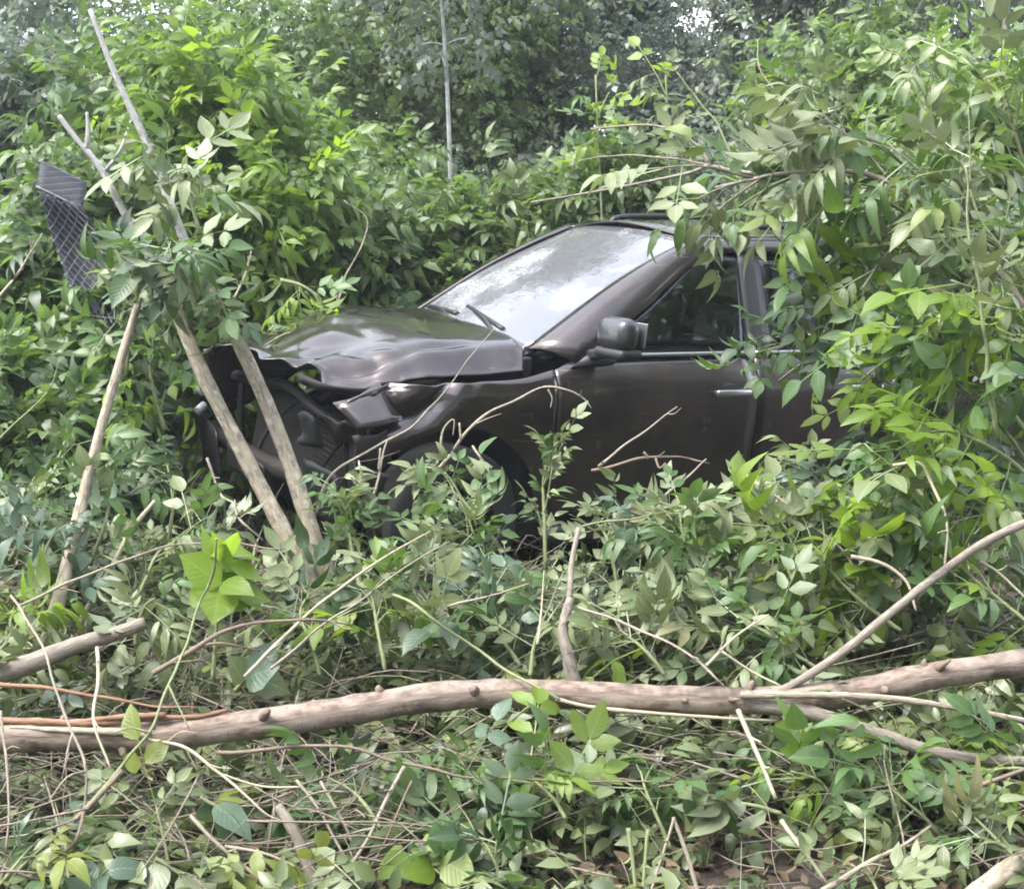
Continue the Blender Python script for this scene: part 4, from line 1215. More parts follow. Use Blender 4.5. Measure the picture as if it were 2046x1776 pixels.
# the leafy growth hanging over the roof and flank from the right side
LB = [
    ('long pale leafy branch drooping over the roof edge to the windscreen', [(2120, 760, 5.0), (2010, 560, 5.0), (1880, 430, 5.0), (1740, 350, 5.05), (1580, 345, 5.15), (1430, 375, 5.3)], 44, (.20, .30), ('sage', 'sage', 'mid'), dict(shoots=6, droop=.25, r=(9, 3), group=G2, stem='twig')),
    ('spray of round pale leaves standing highest right of the roof', [(2050, 620, 5.1), (1930, 420, 5.1), (1870, 280, 5.1), (1842, 160, 5.1)], 30, (.15, .22), ('sage', 'mid'), dict(shoots=5, droop=.0, group=G2)),
    ('pale spray over the roof with leaves hanging in a fringe', [(1990, 540, 5.2), (1850, 370, 5.2), (1720, 270, 5.2), (1590, 220, 5.2)], 34, (.18, .26), ('sage', 'sage', 'mid'), dict(shoots=5, droop=.5, group=G2)),
    ('hanging spray with big backlit leaves before the side window', [(1850, 450, 5.1), (1760, 400, 5.1), (1670, 400, 5.1), (1600, 470, 5.1)], 14, (.22, .30), ('mid', 'lime', 'sage'), dict(shoots=2, droop=.7, group=G2)),
    ('pale tip with a long pointed leaf at the top of the windscreen pillar', [(1660, 330, 5.3), (1570, 360, 5.25), (1520, 385, 5.2), (1475, 415, 5.2)], 12, (.18, .25), ('sage',), dict(shoots=2, droop=.5, group=G2)),
    ('yellow green spray hanging in front of the rear side window', [(1980, 520, 5.0), (1880, 460, 5.0), (1790, 490, 5.0), (1720, 580, 5.0)], 22, (.18, .26), ('lime', 'mid', 'sage'), dict(shoots=3, droop=.6, group=G2)),
    ('bright yellow green cluster above the handle of the rear door', [(2080, 900, 4.8), (1970, 760, 4.8), (1880, 690, 4.8), (1790, 710, 4.8), (1710, 765, 4.8)], 34, (.18, .26), ('lime', 'lime', 'mid'), dict(shoots=5, droop=.35, group=G2)),
    ('bright lime spray lower down beside the shaded rear door', [(2090, 980, 4.7), (1990, 900, 4.7), (1880, 860, 4.7), (1790, 900, 4.7)], 30, (.20, .28), ('lime', 'lime', 'mid'), dict(shoots=4, droop=.4, group=G2)),
    ('lime leaves bunched where the overhang meets the heap', [(2080, 1080, 4.6), (1970, 1010, 4.6), (1860, 960, 4.6), (1770, 960, 4.6)], 26, (.22, .30), ('lime', 'mid', 'sage'), dict(shoots=4, droop=.4, group=G2)),
    ('mid green mass in the upper right corner of the overhang', [(2110, 560, 4.9), (2060, 380, 4.9), (2020, 240, 4.9), (1985, 150, 4.95)], 34, (.16, .24), ('mid', 'sage', 'lime'), dict(shoots=6, droop=.2, group=G2)),
    ('sage spray at the right frame edge level with the roof', [(2110, 640, 4.7), (2020, 520, 4.7), (1960, 440, 4.7), (1930, 350, 4.7)], 26, (.18, .26), ('sage', 'mid'), dict(shoots=4, droop=.25, group=G2)),
    ('green spray at the right frame edge level with the door handles', [(2120, 800, 4.6), (2040, 700, 4.6), (1990, 600, 4.6), (1900, 560, 4.6)], 30, (.18, .26), ('mid', 'lime', 'sage'), dict(shoots=5, droop=.35, group=G2)),
    ('dense green fill behind the pale fringe over the roof', [(2050, 560, 5.5), (1920, 430, 5.5), (1780, 380, 5.5), (1650, 360, 5.5)], 40, (.18, .26), ('mid', 'dark', 'sage'), dict(shoots=6, droop=.2, group=G2)),
    ('small shaded sprig lying against the rear door', [(1720, 650, 5.9), (1620, 670, 5.85), (1550, 695, 5.8), (1500, 710, 5.8)], 14, (.16, .22), ('dark', 'mid'), dict(shoots=2, droop=.1, group=G2)),
    ('pale spray hanging low over the rear door edge', [(2010, 600, 5.0), (1920, 570, 5.0), (1840, 590, 5.0), (1780, 650, 5.0)], 22, (.17, .24), ('sage', 'mid'), dict(shoots=3, droop=.6, group=G2)),
    ('leafy shoot standing dark behind the lime cluster', [(2100, 1000, 5.3), (2000, 850, 5.3), (1900, 750, 5.3), (1850, 640, 5.3)], 36, (.18, .26), ('mid', 'lime', 'dark'), dict(shoots=6, droop=.3, group=G2)),
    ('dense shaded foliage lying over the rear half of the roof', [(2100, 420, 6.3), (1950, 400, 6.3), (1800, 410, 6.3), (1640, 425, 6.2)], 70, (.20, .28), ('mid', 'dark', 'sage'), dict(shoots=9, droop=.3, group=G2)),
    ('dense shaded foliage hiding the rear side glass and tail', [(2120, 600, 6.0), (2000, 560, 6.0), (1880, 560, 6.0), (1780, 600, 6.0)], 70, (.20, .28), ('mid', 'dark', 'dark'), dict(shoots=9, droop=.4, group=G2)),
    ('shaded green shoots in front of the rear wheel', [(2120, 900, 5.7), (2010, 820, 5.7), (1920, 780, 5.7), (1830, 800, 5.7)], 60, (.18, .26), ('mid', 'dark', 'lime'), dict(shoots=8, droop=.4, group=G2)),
    ('leaf curtain hanging in front of the rear door', [(1880, 420, 5.3), (1760, 480, 5.35), (1690, 590, 5.4), (1650, 700, 5.4)], 30, (.17, .25), ('lime', 'mid', 'dark'), dict(shoots=4, droop=.7, group=G2)),
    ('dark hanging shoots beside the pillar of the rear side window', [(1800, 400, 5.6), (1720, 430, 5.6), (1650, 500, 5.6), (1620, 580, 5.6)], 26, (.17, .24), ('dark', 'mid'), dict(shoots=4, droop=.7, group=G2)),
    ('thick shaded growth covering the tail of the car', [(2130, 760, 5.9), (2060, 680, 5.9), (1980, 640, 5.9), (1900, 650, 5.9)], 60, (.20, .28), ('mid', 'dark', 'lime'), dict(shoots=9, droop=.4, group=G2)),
    ('green sprays heaped on the rear edge of the roof', [(2130, 560, 5.6), (2050, 500, 5.6), (1960, 470, 5.6), (1860, 480, 5.6)], 56, (.20, .28), ('mid', 'sage', 'dark'), dict(shoots=8, droop=.35, group=G2)),
    # heap under the flank
    ('narrow olive tuft standing upright before the front door', [(1090, 1100, 5.0), (1088, 1000, 5.02), (1085, 930, 5.05), (1090, 895, 5.05)], 22, (.09, .14), ('sage', 'sage', 'mid'), dict(shoots=4, droop=-.5, spread=.5, group=G1)),
    ('pale tuft leaning over the front wheel', [(1000, 1090, 5.0), (950, 1020, 5.05), (900, 970, 5.1), (870, 955, 5.1)], 20, (.12, .18), ('sage', 'mid'), dict(shoots=3, droop=.1, group=G1)),
    ('bushy pale spray below the front door', [(1280, 1110, 4.95), (1350, 1040, 5.0), (1410, 985, 5.05), (1450, 950, 5.1)], 30, (.12, .19), ('sage', 'mid'), dict(shoots=5, droop=.1, group=G1)),
    ('small whitish tip poking up before the rear door', [(1640, 1080, 5.1), (1620, 1000, 5.15), (1605, 930, 5.2), (1612, 900, 5.2)], 18, (.11, .17), ('sage',), dict(shoots=3, droop=-.1, group=G1)),
    ('dusky spray below the rear door next to the whitish tip', [(1740, 1110, 5.0), (1690, 1030, 5.05), (1650, 970, 5.1), (1700, 930, 5.1)], 28, (.13, .2), ('dusky', 'mid'), dict(shoots=5, droop=.2, group=G1)),
    ('mid green spray between the wheel and the olive tuft', [(1080, 1180, 4.8), (1000, 1110, 4.85), (930, 1060, 4.9), (850, 1040, 4.95)], 34, (.13, .2), ('mid', 'sage'), dict(shoots=5, droop=.2, group=G1)),
    ('sage spray under the dark knobbly twig', [(1240, 1190, 4.75), (1230, 1110, 4.8), (1215, 1040, 4.85), (1190, 1000, 4.9)], 30, (.13, .2), ('sage', 'dusky'), dict(shoots=5, droop=.1, group=G1)),
    ('broad pale spray in the middle of the heap below the doors', [(1440, 1230, 4.6), (1430, 1140, 4.65), (1400, 1070, 4.7), (1340, 1020, 4.75)], 34, (.14, .22), ('sage', 'mid'), dict(shoots=5, droop=.15, group=G1)),
    ('pale leaf mass above the trunk fork', [(1640, 1290, 4.3), (1600, 1210, 4.35), (1560, 1130, 4.4), (1520, 1060, 4.5)], 36, (.16, .25), ('sage', 'sage', 'lime'), dict(shoots=6, droop=.2, group=G1)),
    ('broad light leaves hanging by the upward fork branch', [(1800, 1300, 4.2), (1720, 1240, 4.25), (1660, 1180, 4.3), (1620, 1120, 4.35)], 30, (.18, .28), ('sage', 'lime', 'mid'), dict(shoots=4, droop=.35, group=G1)),
    ('mid green leaves at the right frame edge under the upward branch', [(2100, 1320, 4.2), (2000, 1240, 4.25), (1920, 1170, 4.3), (1900, 1100, 4.35)], 34, (.18, .26), ('mid', 'lime', 'sage'), dict(shoots=5, droop=.3, group=G1)),
    ('lime leaves hiding behind the upward fork branch', [(1900, 1180, 4.6), (1820, 1110, 4.65), (1760, 1050, 4.7), (1720, 1020, 4.7)], 30, (.18, .26), ('lime', 'sage'), dict(shoots=4, droop=.3, group=G1)),
    ('fluffy fern like sprig beside the pole feet', [(720, 1170, 4.85), (705, 1100, 4.9), (695, 1040, 4.95), (690, 1005, 4.95)], 30, (.10, .16), ('mid', 'sage'), dict(shoots=6, droop=.1, group=G1)),
    ('wilted yellow green sprig above the middle of the trunk', [(770, 1380, 4.1), (755, 1300, 4.15), (745, 1240, 4.2), (735, 1190, 4.25)], 20, (.14, .22), ('yellow', 'lime', 'sage'), dict(shoots=3, droop=.4, group=G1)),
    ('sprig with one whitish upturned leaf left of the stub', [(900, 1360, 4.15), (860, 1280, 4.2), (820, 1210, 4.25), (790, 1170, 4.3)], 26, (.16, .24), ('sage', 'mid'), dict(shoots=4, droop=.2, flip=.5, group=G1)),
    ('mid green broad leaves next to the broken stub', [(1040, 1370, 4.1), (1000, 1310, 4.15), (970, 1260, 4.2), (960, 1220, 4.2)], 20, (.18, .26), ('mid', 'dusky'), dict(shoots=3, droop=.2, group=G1)),
    ('pale pointed leaves touching the trunk at the stub', [(1060, 1390, 4.05), (1065, 1340, 4.1), (1080, 1290, 4.15), (1100, 1250, 4.15)], 16, (.16, .23), ('sage',), dict(shoots=2, droop=.3, group=G1)),
    ('lime and pale leaf bunch resting behind the trunk past the stub', [(1330, 1390, 4.08), (1290, 1340, 4.1), (1250, 1310, 4.15), (1200, 1290, 4.15)], 20, (.18, .26), ('lime', 'sage'), dict(shoots=3, droop=.2, group=G1)),
    ('mid green spray behind the trunk left of its fork', [(1480, 1380, 4.1), (1440, 1310, 4.15), (1400, 1250, 4.25), (1370, 1190, 4.35)], 30, (.15, .22), ('mid', 'sage'), dict(shoots=4, droop=.15, group=G1)),
    ('light leaves over the trunk fork itself', [(1640, 1380, 3.98), (1580, 1340, 4.0), (1530, 1290, 4.05), (1500, 1250, 4.1)], 20, (.16, .24), ('sage', 'mid'), dict(shoots=3, droop=.2, group=G1)),
    # left part of the heap
    ('big yellow green leaf rosette lit from behind left of the pole feet', [(425, 1400, 3.95), (432, 1300, 3.95), (438, 1225, 3.95), (442, 1175, 3.95)], 15, (.10, .14), ('lime',), dict(shoots=2, droop=.35, spread=1.3, start=.6, group=G1, face=.6, kind='single', shoot_len=.2)),
    ('pale hanging leaves over the end of the brown log', [(270, 1330, 4.1), (275, 1290, 4.1), (290, 1250, 4.1), (310, 1235, 4.1)], 14, (.18, .24), ('sage',), dict(shoots=2, droop=.8, group=G1)),
    ('bunch of pale leaves left of the car nose', [(180, 1130, 4.9), (205, 1060, 4.9), (222, 1000, 4.95), (232, 960, 4.95)], 24, (.15, .22), ('sage', 'mid'), dict(shoots=4, droop=.3, group=G1)),
    ('dusky round leaves at the left frame edge above the log', [(60, 1200, 4.7), (75, 1140, 4.7), (95, 1090, 4.75), (110, 1060, 4.75)], 18, (.17, .24), ('dusky',), dict(shoots=3, droop=.3, group=G1)),
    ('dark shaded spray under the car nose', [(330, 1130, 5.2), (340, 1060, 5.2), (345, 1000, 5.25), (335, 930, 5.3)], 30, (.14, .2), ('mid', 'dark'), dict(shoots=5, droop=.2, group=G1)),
    ('green spray filling between the tall bare stem and the rosette', [(260, 1230, 4.7), (290, 1160, 4.7), (320, 1100, 4.75), (380, 1070, 4.8)], 30, (.14, .2), ('mid', 'sage'), dict(shoots=5, droop=.2, group=G1)),
    ('two broad bluish pale leaves lying on the trunk', [(470, 1420, 3.92), (490, 1395, 3.92), (510, 1370, 3.95), (520, 1350, 3.95)], 7, (.085, .12), ('sage', 'dusky'), dict(shoots=1, droop=.1, kind='single', face=.8, group=G1)),
    ('green grassy spray behind the trunk left of the yellow sprig', [(640, 1390, 4.15), (620, 1320, 4.2), (600, 1260, 4.25), (640, 1200, 4.3)], 28, (.15, .22), ('mid', 'dark', 'sage'), dict(shoots=4, droop=.2, group=G1)),
    ('small sprig resting where log and trunk nearly meet', [(90, 1440, 4.0), (70, 1410, 4.0), (50, 1390, 4.0), (30, 1375, 4.0)], 12, (.14, .2), ('dusky', 'sage'), dict(shoots=2, droop=.3, group=G1)),
    ('pale leaf tuft at the left frame edge near the log', [(-30, 1320, 4.4), (20, 1280, 4.4), (40, 1240, 4.4), (50, 1210, 4.4)], 18, (.15, .21), ('sage', 'lime'), dict(shoots=3, droop=.3, group=G1)),
    ('lush green spray at the left frame edge above the tall stem foot', [(20, 1120, 5.1), (60, 1040, 5.1), (100, 960, 5.15), (130, 880, 5.2)], 34, (.16, .22), ('mid', 'dark', 'sage'), dict(shoots=5, droop=.3, group=G1)),
    # below the trunk
    ('olive spray standing below the peeled trunk end', [(340, 1740, 3.6), (335, 1660, 3.62), (320, 1590, 3.65), (310, 1540, 3.68)], 16, (.16, .22), ('sage', 'yellow', 'mid'), dict(shoots=3, droop=.2, group=G1)),
    ('single broad grey green leaf hanging under the trunk', [(400, 1530, 3.62), (420, 1545, 3.62), (435, 1555, 3.62), (440, 1562, 3.62)], 3, (.12, .15), ('dusky',), dict(shoots=0, droop=.8, kind='single', group=G1, face=.6)),
    ('dark bluish broad leaves at the bottom left', [(190, 1790, 3.45), (195, 1740, 3.45), (200, 1700, 3.45), (215, 1680, 3.45)], 12, (.08, .115), ('dusky',), dict(shoots=3, droop=.3, kind='single', group=G1, face=.6)),
    ('three whitish folded leaves over dark ground at the bottom', [(310, 1660, 3.5), (330, 1670, 3.5), (350, 1685, 3.5), (370, 1690, 3.5)], 6, (.10, .14), ('sage',), dict(shoots=1, droop=.5, kind='single', flip=.6, group=G1)),
    ('yellow leaf bunch at the bottom edge', [(640, 1800, 3.45), (610, 1760, 3.45), (580, 1725, 3.45), (550, 1710, 3.45)], 8, (.13, .18), ('yellow',), dict(shoots=2, droop=.2, group=G1, face=.5)),
    ('yellowish dry spray in the lower left corner', [(-40, 1760, 3.45), (10, 1700, 3.45), (50, 1650, 3.48), (80, 1620, 3.5)], 14, (.15, .2), ('yellow', 'mid', 'dusky'), dict(shoots=2, droop=.3, group=G1)),
    ('large green leaves in the middle of the bottom edge', [(960, 1790, 3.45), (920, 1730, 3.45), (880, 1690, 3.48), (840, 1660, 3.5)], 16, (.09, .125), ('mid', 'lime'), dict(shoots=3, droop=.3, kind='single', face=.8, group=G1, flip=.05)),
    ('dark green spray under the level twig', [(1010, 1740, 3.55), (990, 1670, 3.55), (960, 1620, 3.58), (920, 1590, 3.6)], 22, (.16, .22), ('mid', 'dark'), dict(shoots=4, droop=.3, group=G1)),
    ('oblong bright green leaves just below the trunk', [(1130, 1580, 3.68), (1110, 1540, 3.7), (1080, 1500, 3.72), (1050, 1470, 3.75)], 14, (.16, .22), ('mid', 'lime'), dict(shoots=2, droop=.4, group=G1, face=.6)),
    ('big pale leaves over the bottom edge', [(1160, 1790, 3.42), (1110, 1760, 3.42), (1060, 1730, 3.42), (1010, 1715, 3.45)], 12, (.09, .125), ('sage', 'dusky'), dict(shoots=3, droop=.3, kind='single', face=.6, group=G1, flip=.4)),
    ('pale spray under the trunk right of the oblong green leaves', [(1340, 1640, 3.65), (1310, 1570, 3.68), (1290, 1510, 3.7), (1280, 1460, 3.75)], 18, (.16, .22), ('sage', 'mid'), dict(shoots=3, droop=.4, group=G1)),
    ('pale pointed leaves hanging over the brown litter', [(1560, 1570, 3.65), (1500, 1550, 3.65), (1440, 1545, 3.65), (1400, 1550, 3.65)], 9, (.085, .12), ('sage',), dict(shoots=2, droop=1.0, kind='single', group=G1, flip=.5)),
    ('lime leaves in the shadow below the lower trunk branch', [(1690, 1560, 3.8), (1660, 1520, 3.8), (1630, 1480, 3.82), (1580, 1460, 3.85)], 16, (.16, .22), ('lime', 'mid'), dict(shoots=3, droop=.3, group=G1)),
    ('green spray between the lower trunk branches', [(1900, 1640, 3.75), (1850, 1580, 3.75), (1800, 1530, 3.78), (1760, 1480, 3.8)], 24, (.16, .23), ('mid', 'sage'), dict(shoots=4, droop=.3, group=G1)),
    ('pale spray in the lower right corner', [(2090, 1720, 3.6), (2020, 1650, 3.6), (1970, 1600, 3.62), (1930, 1560, 3.65)], 20, (.16, .23), ('sage', 'mid'), dict(shoots=3, droop=.3, group=G1)),
    ('mid green leaves at the right edge under the trunk', [(2100, 1480, 3.85), (2040, 1440, 3.85), (1980, 1430, 3.88), (1920, 1440, 3.9)], 18, (.16, .22), ('mid', 'lime'), dict(shoots=3, droop=.4, group=G1)),
    ('small green shoots on the brown litter near the bottom', [(1780, 1800, 3.45), (1760, 1745, 3.45), (1740, 1700, 3.48), (1700, 1670, 3.5)], 14, (.12, .17), ('mid', 'sage'), dict(shoots=3, droop=.2, group=G1)),
    ('broad green leaf spray just under the trunk at its thick middle', [(760, 1600, 3.72), (730, 1550, 3.75), (700, 1510, 3.78), (660, 1480, 3.8)], 20, (.16, .22), ('mid', 'dark'), dict(shoots=3, droop=.4, group=G1)),
    ('shaded spray under the trunk beside the light straight stick', [(880, 1580, 3.75), (900, 1530, 3.78), (920, 1490, 3.8), (950, 1470, 3.8)], 18, (.15, .21), ('dusky', 'mid'), dict(shoots=3, droop=.3, group=G1)),
    # around the pole tops and the car nose
    ('drooping dark leaf head at the top of the leaning poles', [(400, 640, 5.1), (375, 575, 5.1), (350, 530, 5.08), (335, 495, 5.05)], 30, (.18, .26), ('mid', 'dark', 'sage'), dict(shoots=5, droop=.8, group=G1, r=(7, 3))),
    ('pale arching leaf spray above the drooping leaf head', [(400, 470, 5.6), (380, 400, 5.6), (350, 340, 5.6), (310, 310, 5.6)], 24, (.20, .28), ('sage', 'mid'), dict(shoots=4, droop=.4, group=G1)),
    ('leaf spray curving from the pole tops toward the bonnet', [(360, 560, 5.1), (400, 545, 5.1), (430, 575, 5.1), (450, 620, 5.1)], 18, (.16, .22), ('sage', 'mid'), dict(shoots=3, droop=.6, group=G1)),
    ('lush green spray between the poles and the wire mesh strip', [(250, 760, 5.6), (260, 680, 5.6), (280, 600, 5.6), (300, 540, 5.6)], 34, (.17, .24), ('mid', 'dark', 'sage'), dict(shoots=5, droop=.4, group=G1)),
    ('yellowish spray low behind the poles beside the car nose', [(330, 860, 5.7), (310, 790, 5.7), (300, 730, 5.7), (320, 690, 5.7)], 26, (.16, .22), ('lime', 'mid'), dict(shoots=4, droop=.4, group=G1)),
    ('small leaf scraps lying on the crumpled bonnet', [(640, 668, 6.55), (610, 662, 6.5), (570, 668, 6.4), (530, 690, 6.25)], 10, (.07, .12), ('sage', 'mid'), dict(shoots=2, droop=.15, group=G1, r=(3, 2))),
    ('bright leaf bunch hanging over the far side of the bonnet', [(560, 560, 6.9), (600, 570, 6.9), (630, 590, 6.9), (640, 620, 6.9)], 20, (.20, .28), ('lime', 'mid'), dict(shoots=3, droop=.5, group=G1)),
]
for i, (lab, pts, n, size, pal, kw) in enumerate(LB):
    if kw.get('group') == G1 and pts[0][2] >= 4.55 and pts[-1][0] > 650:      # low sprays between the trunk and the car
        low = 8 if pts[-1][0] < 1000 else 40
        pts = [(a, b + low, c) for a, b, c in pts]
        size = (size[0] * 1.0, size[1] * 1.0)
        n = int(n * 1.25)
    elif kw.get('group') == G1:
        size = (size[0] * 1.0, size[1] * 1.0)
        if pts[0][2] < 3.9:
            pts = [(a, max(b, 1450) + 55 + .25 * max(0, 1560 - b), c) for a, b, c in pts]
        elif pts[0][2] < 4.4:
            pts = [(a, b - 40, c + .28) for a, b, c in pts]
    leafy(lab, pts, n, size, pal, seed=i, **kw)

# ------------------------------------------------------------------ the heap between: joined leaf litter, shoots and dry twigs nobody could count
def heap_top(x, y):
    """Height of the heap of cut branches at (x, y)."""
    edge = np.interp(x, [-2.6, -1.9, -1.2, -.75, -.45, .1, .5, 1.1, 1.9, 3.0], [.75, .52, .26, .22, .32, .50, .44, .48, .68, .92])
    w = np.interp(y, [2.6, 3.4, 3.9, 4.4, 5.3, 5.9], [.0, .10, .26, .6, 1.0, .9])
    return edge * w


n = 11500
y = NR.uniform(2.7, 5.75, n * 2); x = NR.uniform(-1, 1, n * 2) * (y * .60 + .3)
lim = np.interp(x, [-2.6, -1.6, -1.45, -.9, .6, 2.6], [6.6, 6.5, 5.6, 5.35, 4.95, 4.6])      # the car's near side
ok = y < lim + .12
x, y = x[ok][:n], y[ok][:n]
top = heap_top(x, y)
bare = (np.hypot((x - .95) / .55, (y - 3.25) / .35) < 1) | (np.hypot((x + .95) / .35, (y - 5.05) / .3) < 1)
keep = ~(bare & (NR.random(len(x)) < .8)) & (NR.random(len(x)) < np.interp(y, [3, 3.8, 4.2, 5], [.22, .25, .8, 1]))
x, y, top = x[keep], y[keep], top[keep]
z = np.array([gz(a, b) for a, b in zip(x, y)]) + top * NR.random(len(x)) ** .55 + .02
dirs = NR.normal(size=(len(x), 3)) * [1, 1, .5] + [0, -.25, .1]
ups = NR.normal(size=(len(x), 3)) * .45 + [0, -.25, 1]
tag(scatter('cut_foliage', LM['mass'], PLAIN, np.stack([x, y, z], 1), dirs, ups, NR.uniform(.10, .19, len(x))), 'wilting leaves of the cut branches piled in front of the car', kind='stuff')

n = 3400
y = NR.uniform(2.8, 5.6, n); x = NR.uniform(-1, 1, n) * (y * .44 + .2)
V, T, U = [], [], []
tb = Tubes()
for a, b in zip(x, y):
    if b > np.interp(a, [-2.6, -1.6, -1.45, -.9, .6, 2.6], [6.6, 6.5, 5.5, 5.25, 4.85, 4.5]) + .1: continue
    if RNG.random() > (.12 if b < 3.6 else .6 if b < 3.95 else .45): continue
    h = gz(a, b) + heap_top(a, b) * RNG.random() ** .4 * 1.08 + .015
    an, L = RNG.uniform(0, 6.28), RNG.uniform(.08, .75) * RNG.uniform(.5, 1)
    dz = RNG.uniform(-.25, .45)
    p = Vector((a, b, h)); d = Vector((math.cos(an), math.sin(an) * .7, dz)).normalized() * L
    q = p + d; m_ = (p + q) / 2 + Vector((0, 0, RNG.uniform(-.02, .05)))
    q.z = max(q.z, gz(q.x, q.y) + .005)
    r = RNG.choice((.0014, .0018, .0025, .004))
    tb.add([p, m_, q], r, r * .6, 4, 5, .1)
for k in range(520):                                          # the bare tangle at the left of the heap and between log and trunk
    b = RNG.uniform(3.2, 5.0); a = -RNG.uniform(.1, .46) * b if k % 3 else RNG.uniform(-.25, .3) * b
    h = gz(a, b) + heap_top(a, b) * RNG.uniform(.75, 1.15) + RNG.uniform(.03, .16)
    an, L = RNG.uniform(0, 6.28), RNG.uniform(.15, .6)
    d = Vector((math.cos(an), math.sin(an) * .6, RNG.uniform(-.5, .7))).normalized() * L
    p = Vector((a, b, h)) - d * .5; q = p + d
    p.z = max(p.z, gz(p.x, p.y)); q.z = max(q.z, gz(q.x, q.y))
    r = RNG.choice((.0012, .0016, .0022, .0035))
    tb.add([p, p + d * .33 + Vector((RNG.uniform(-.03, .03), 0, RNG.uniform(-.03, .03))), p + d * .66 + Vector((RNG.uniform(-.03, .03), 0, RNG.uniform(-.03, .04))), q], r, r * .5, 4, 8, .12)
o = tb.build('twig_litter', BM['litter'])
tag(o, 'thin dry twigs and stalks scattered through the heap', kind='stuff')

n = 9000                                                     # dead leaves and crumbs on the soil
y = NR.uniform(2.6, 7.5, n); x = NR.uniform(-1, 1, n) * (y * .45 + .3)
z = np.array([gz(a, b) for a, b in zip(x, y)]) + NR.uniform(.003, .035, n)
dead = leaf_mat('dead_leaf', (.07, .045, .025), (.20, .14, .08), (.18, .13, .08), (.12, .07, .03), .1, veins=False, rough=.7)
one = [leaf_shape(500 + i, single=True, rich=1, droop=d, broad=.26) for i, d in enumerate((.3, .7, -.3))]
tag(scatter('leaf_litter', dead, one, np.stack([x, y, z], 1), NR.normal(size=(n, 3)) * [1, 1, .35], NR.normal(size=(n, 3)) * .5 + [0, 0, 1], NR.uniform(.02, .065, n)), 'brown dead leaves and crumbs on the soil', kind='stuff')

# ------------------------------------------------------------------ shrubs beside and behind the car
def shrub(label, px, d, top, rad, n, mat, leaf=(.15, .24), pal='mid', nparts=30, lean=0, depth=None, seed=0, lobes=9, low=.15, shapes=PLAIN, group='shrubs around the car'):
    rng = random.Random(seed + 50); nr = np.random.default_rng(seed + 90)
    g = W(px, 888, d); g.z = gz(g.x, g.y) - .02
    H = W(px, top, d).z - g.z
    R = rad / FPX * d
    root = empty('shrub', g, label, 'shrub', group)
    t = Tubes()
    ends = []
    for k in range(lobes):
        a = rng.uniform(0, 6.28); rr = R * rng.uniform(.15, .85)
        h = H * (rng.uniform(.45, 1.0) if k else .96) * (1 - .25 * (rr / R) ** 2)
        e_ = g + Vector((math.cos(a) * rr + lean, math.sin(a) * rr * (depth or .8), h))
        m_ = g.lerp(e_, .55) + Vector((rng.uniform(-.1, .1), rng.uniform(-.1, .1), .12 * h))
        m_ = Vector((g.x + (m_.x - g.x) * .75, g.y + (m_.y - g.y) * .75, m_.z))
        c = t.add([g + Vector((rng.uniform(-.06, .06), rng.uniform(-.06, .06), 0)), m_, e_], .016, .004, 6, 12, .05, rng)
        ends.append((c, h))
    t.build('stem', BM['grey'], root)
    per = n // lobes
    pos, dirs = [], []
    for c, h in ends:
        s = nr.random(per) ** .7
        s = low + (1 - low) * s
        cc = np.array([list(q) for q in c])
        idx = s * (len(cc) - 1)
        base = np.stack([np.interp(idx, np.arange(len(cc)), cc[:, k]) for k in range(3)], 1)
        sp = nr.normal(size=(per, 3)) * np.array([R * .26, R * .24, H * .075]) * (1.1 - .45 * s)[:, None]
        pos.append(base + sp)
        dirs.append(sp / (R * .3) * 1.2 + nr.normal(size=(per, 3)) * .6 + [0, -.15, -.15])
    pos = np.concatenate(pos); dirs = np.concatenate(dirs)
    pos[:, 2] = np.maximum(pos[:, 2], g.z + .05)
    okc = clear_of_car(pos)
    pos, dirs = pos[okc], dirs[okc]
    ups = nr.normal(size=(len(pos), 3)) * .5 + [0, -.2, 1]
    f = scatter('foliage', LM[mat], shapes, pos, dirs, ups, nr.uniform(leaf[0], leaf[1], len(pos)), root, g)
    f['kind'] = 'stuff'
    # the outermost leaves towards the open side, one by one
    if nparts:
        score = -(pos[:, 1] - g.y) / R + (pos[:, 2] - g.z) / H + nr.random(len(pos)) * 1.2
        for i in np.argsort(-score)[:nparts * 2:2]:
            dv = Vector(dirs[i]).normalized(); up = Vector(ups[i])
            xx = dv.cross(up).normalized(); zz = xx.cross(dv); sc = rng.uniform(leaf[0], leaf[1]) * 1.15
            lf = bpy.data.objects.new('leaf', rng.choice(RICH[pal]['compound'])); COL.objects.link(lf); lf.parent = root
            Mx = Matrix((xx * sc, dv * sc, zz * sc)).transposed().to_4x4()
            Mx.translation = Vector(pos[i]) + Vector((0, -.03, .02)) - g
            lf.matrix_basis = Mx
    return root


CI = np.array(CAR_M.inverted())


def clear_of_car(pos):
    l = pos @ CI[:3, :3].T + CI[:3, 3]
    return ~((l[:, 0] < 1.0) & (l[:, 0] > -3.7) & (np.abs(l[:, 1]) < 1.12) & (l[:, 2] < 1.75))


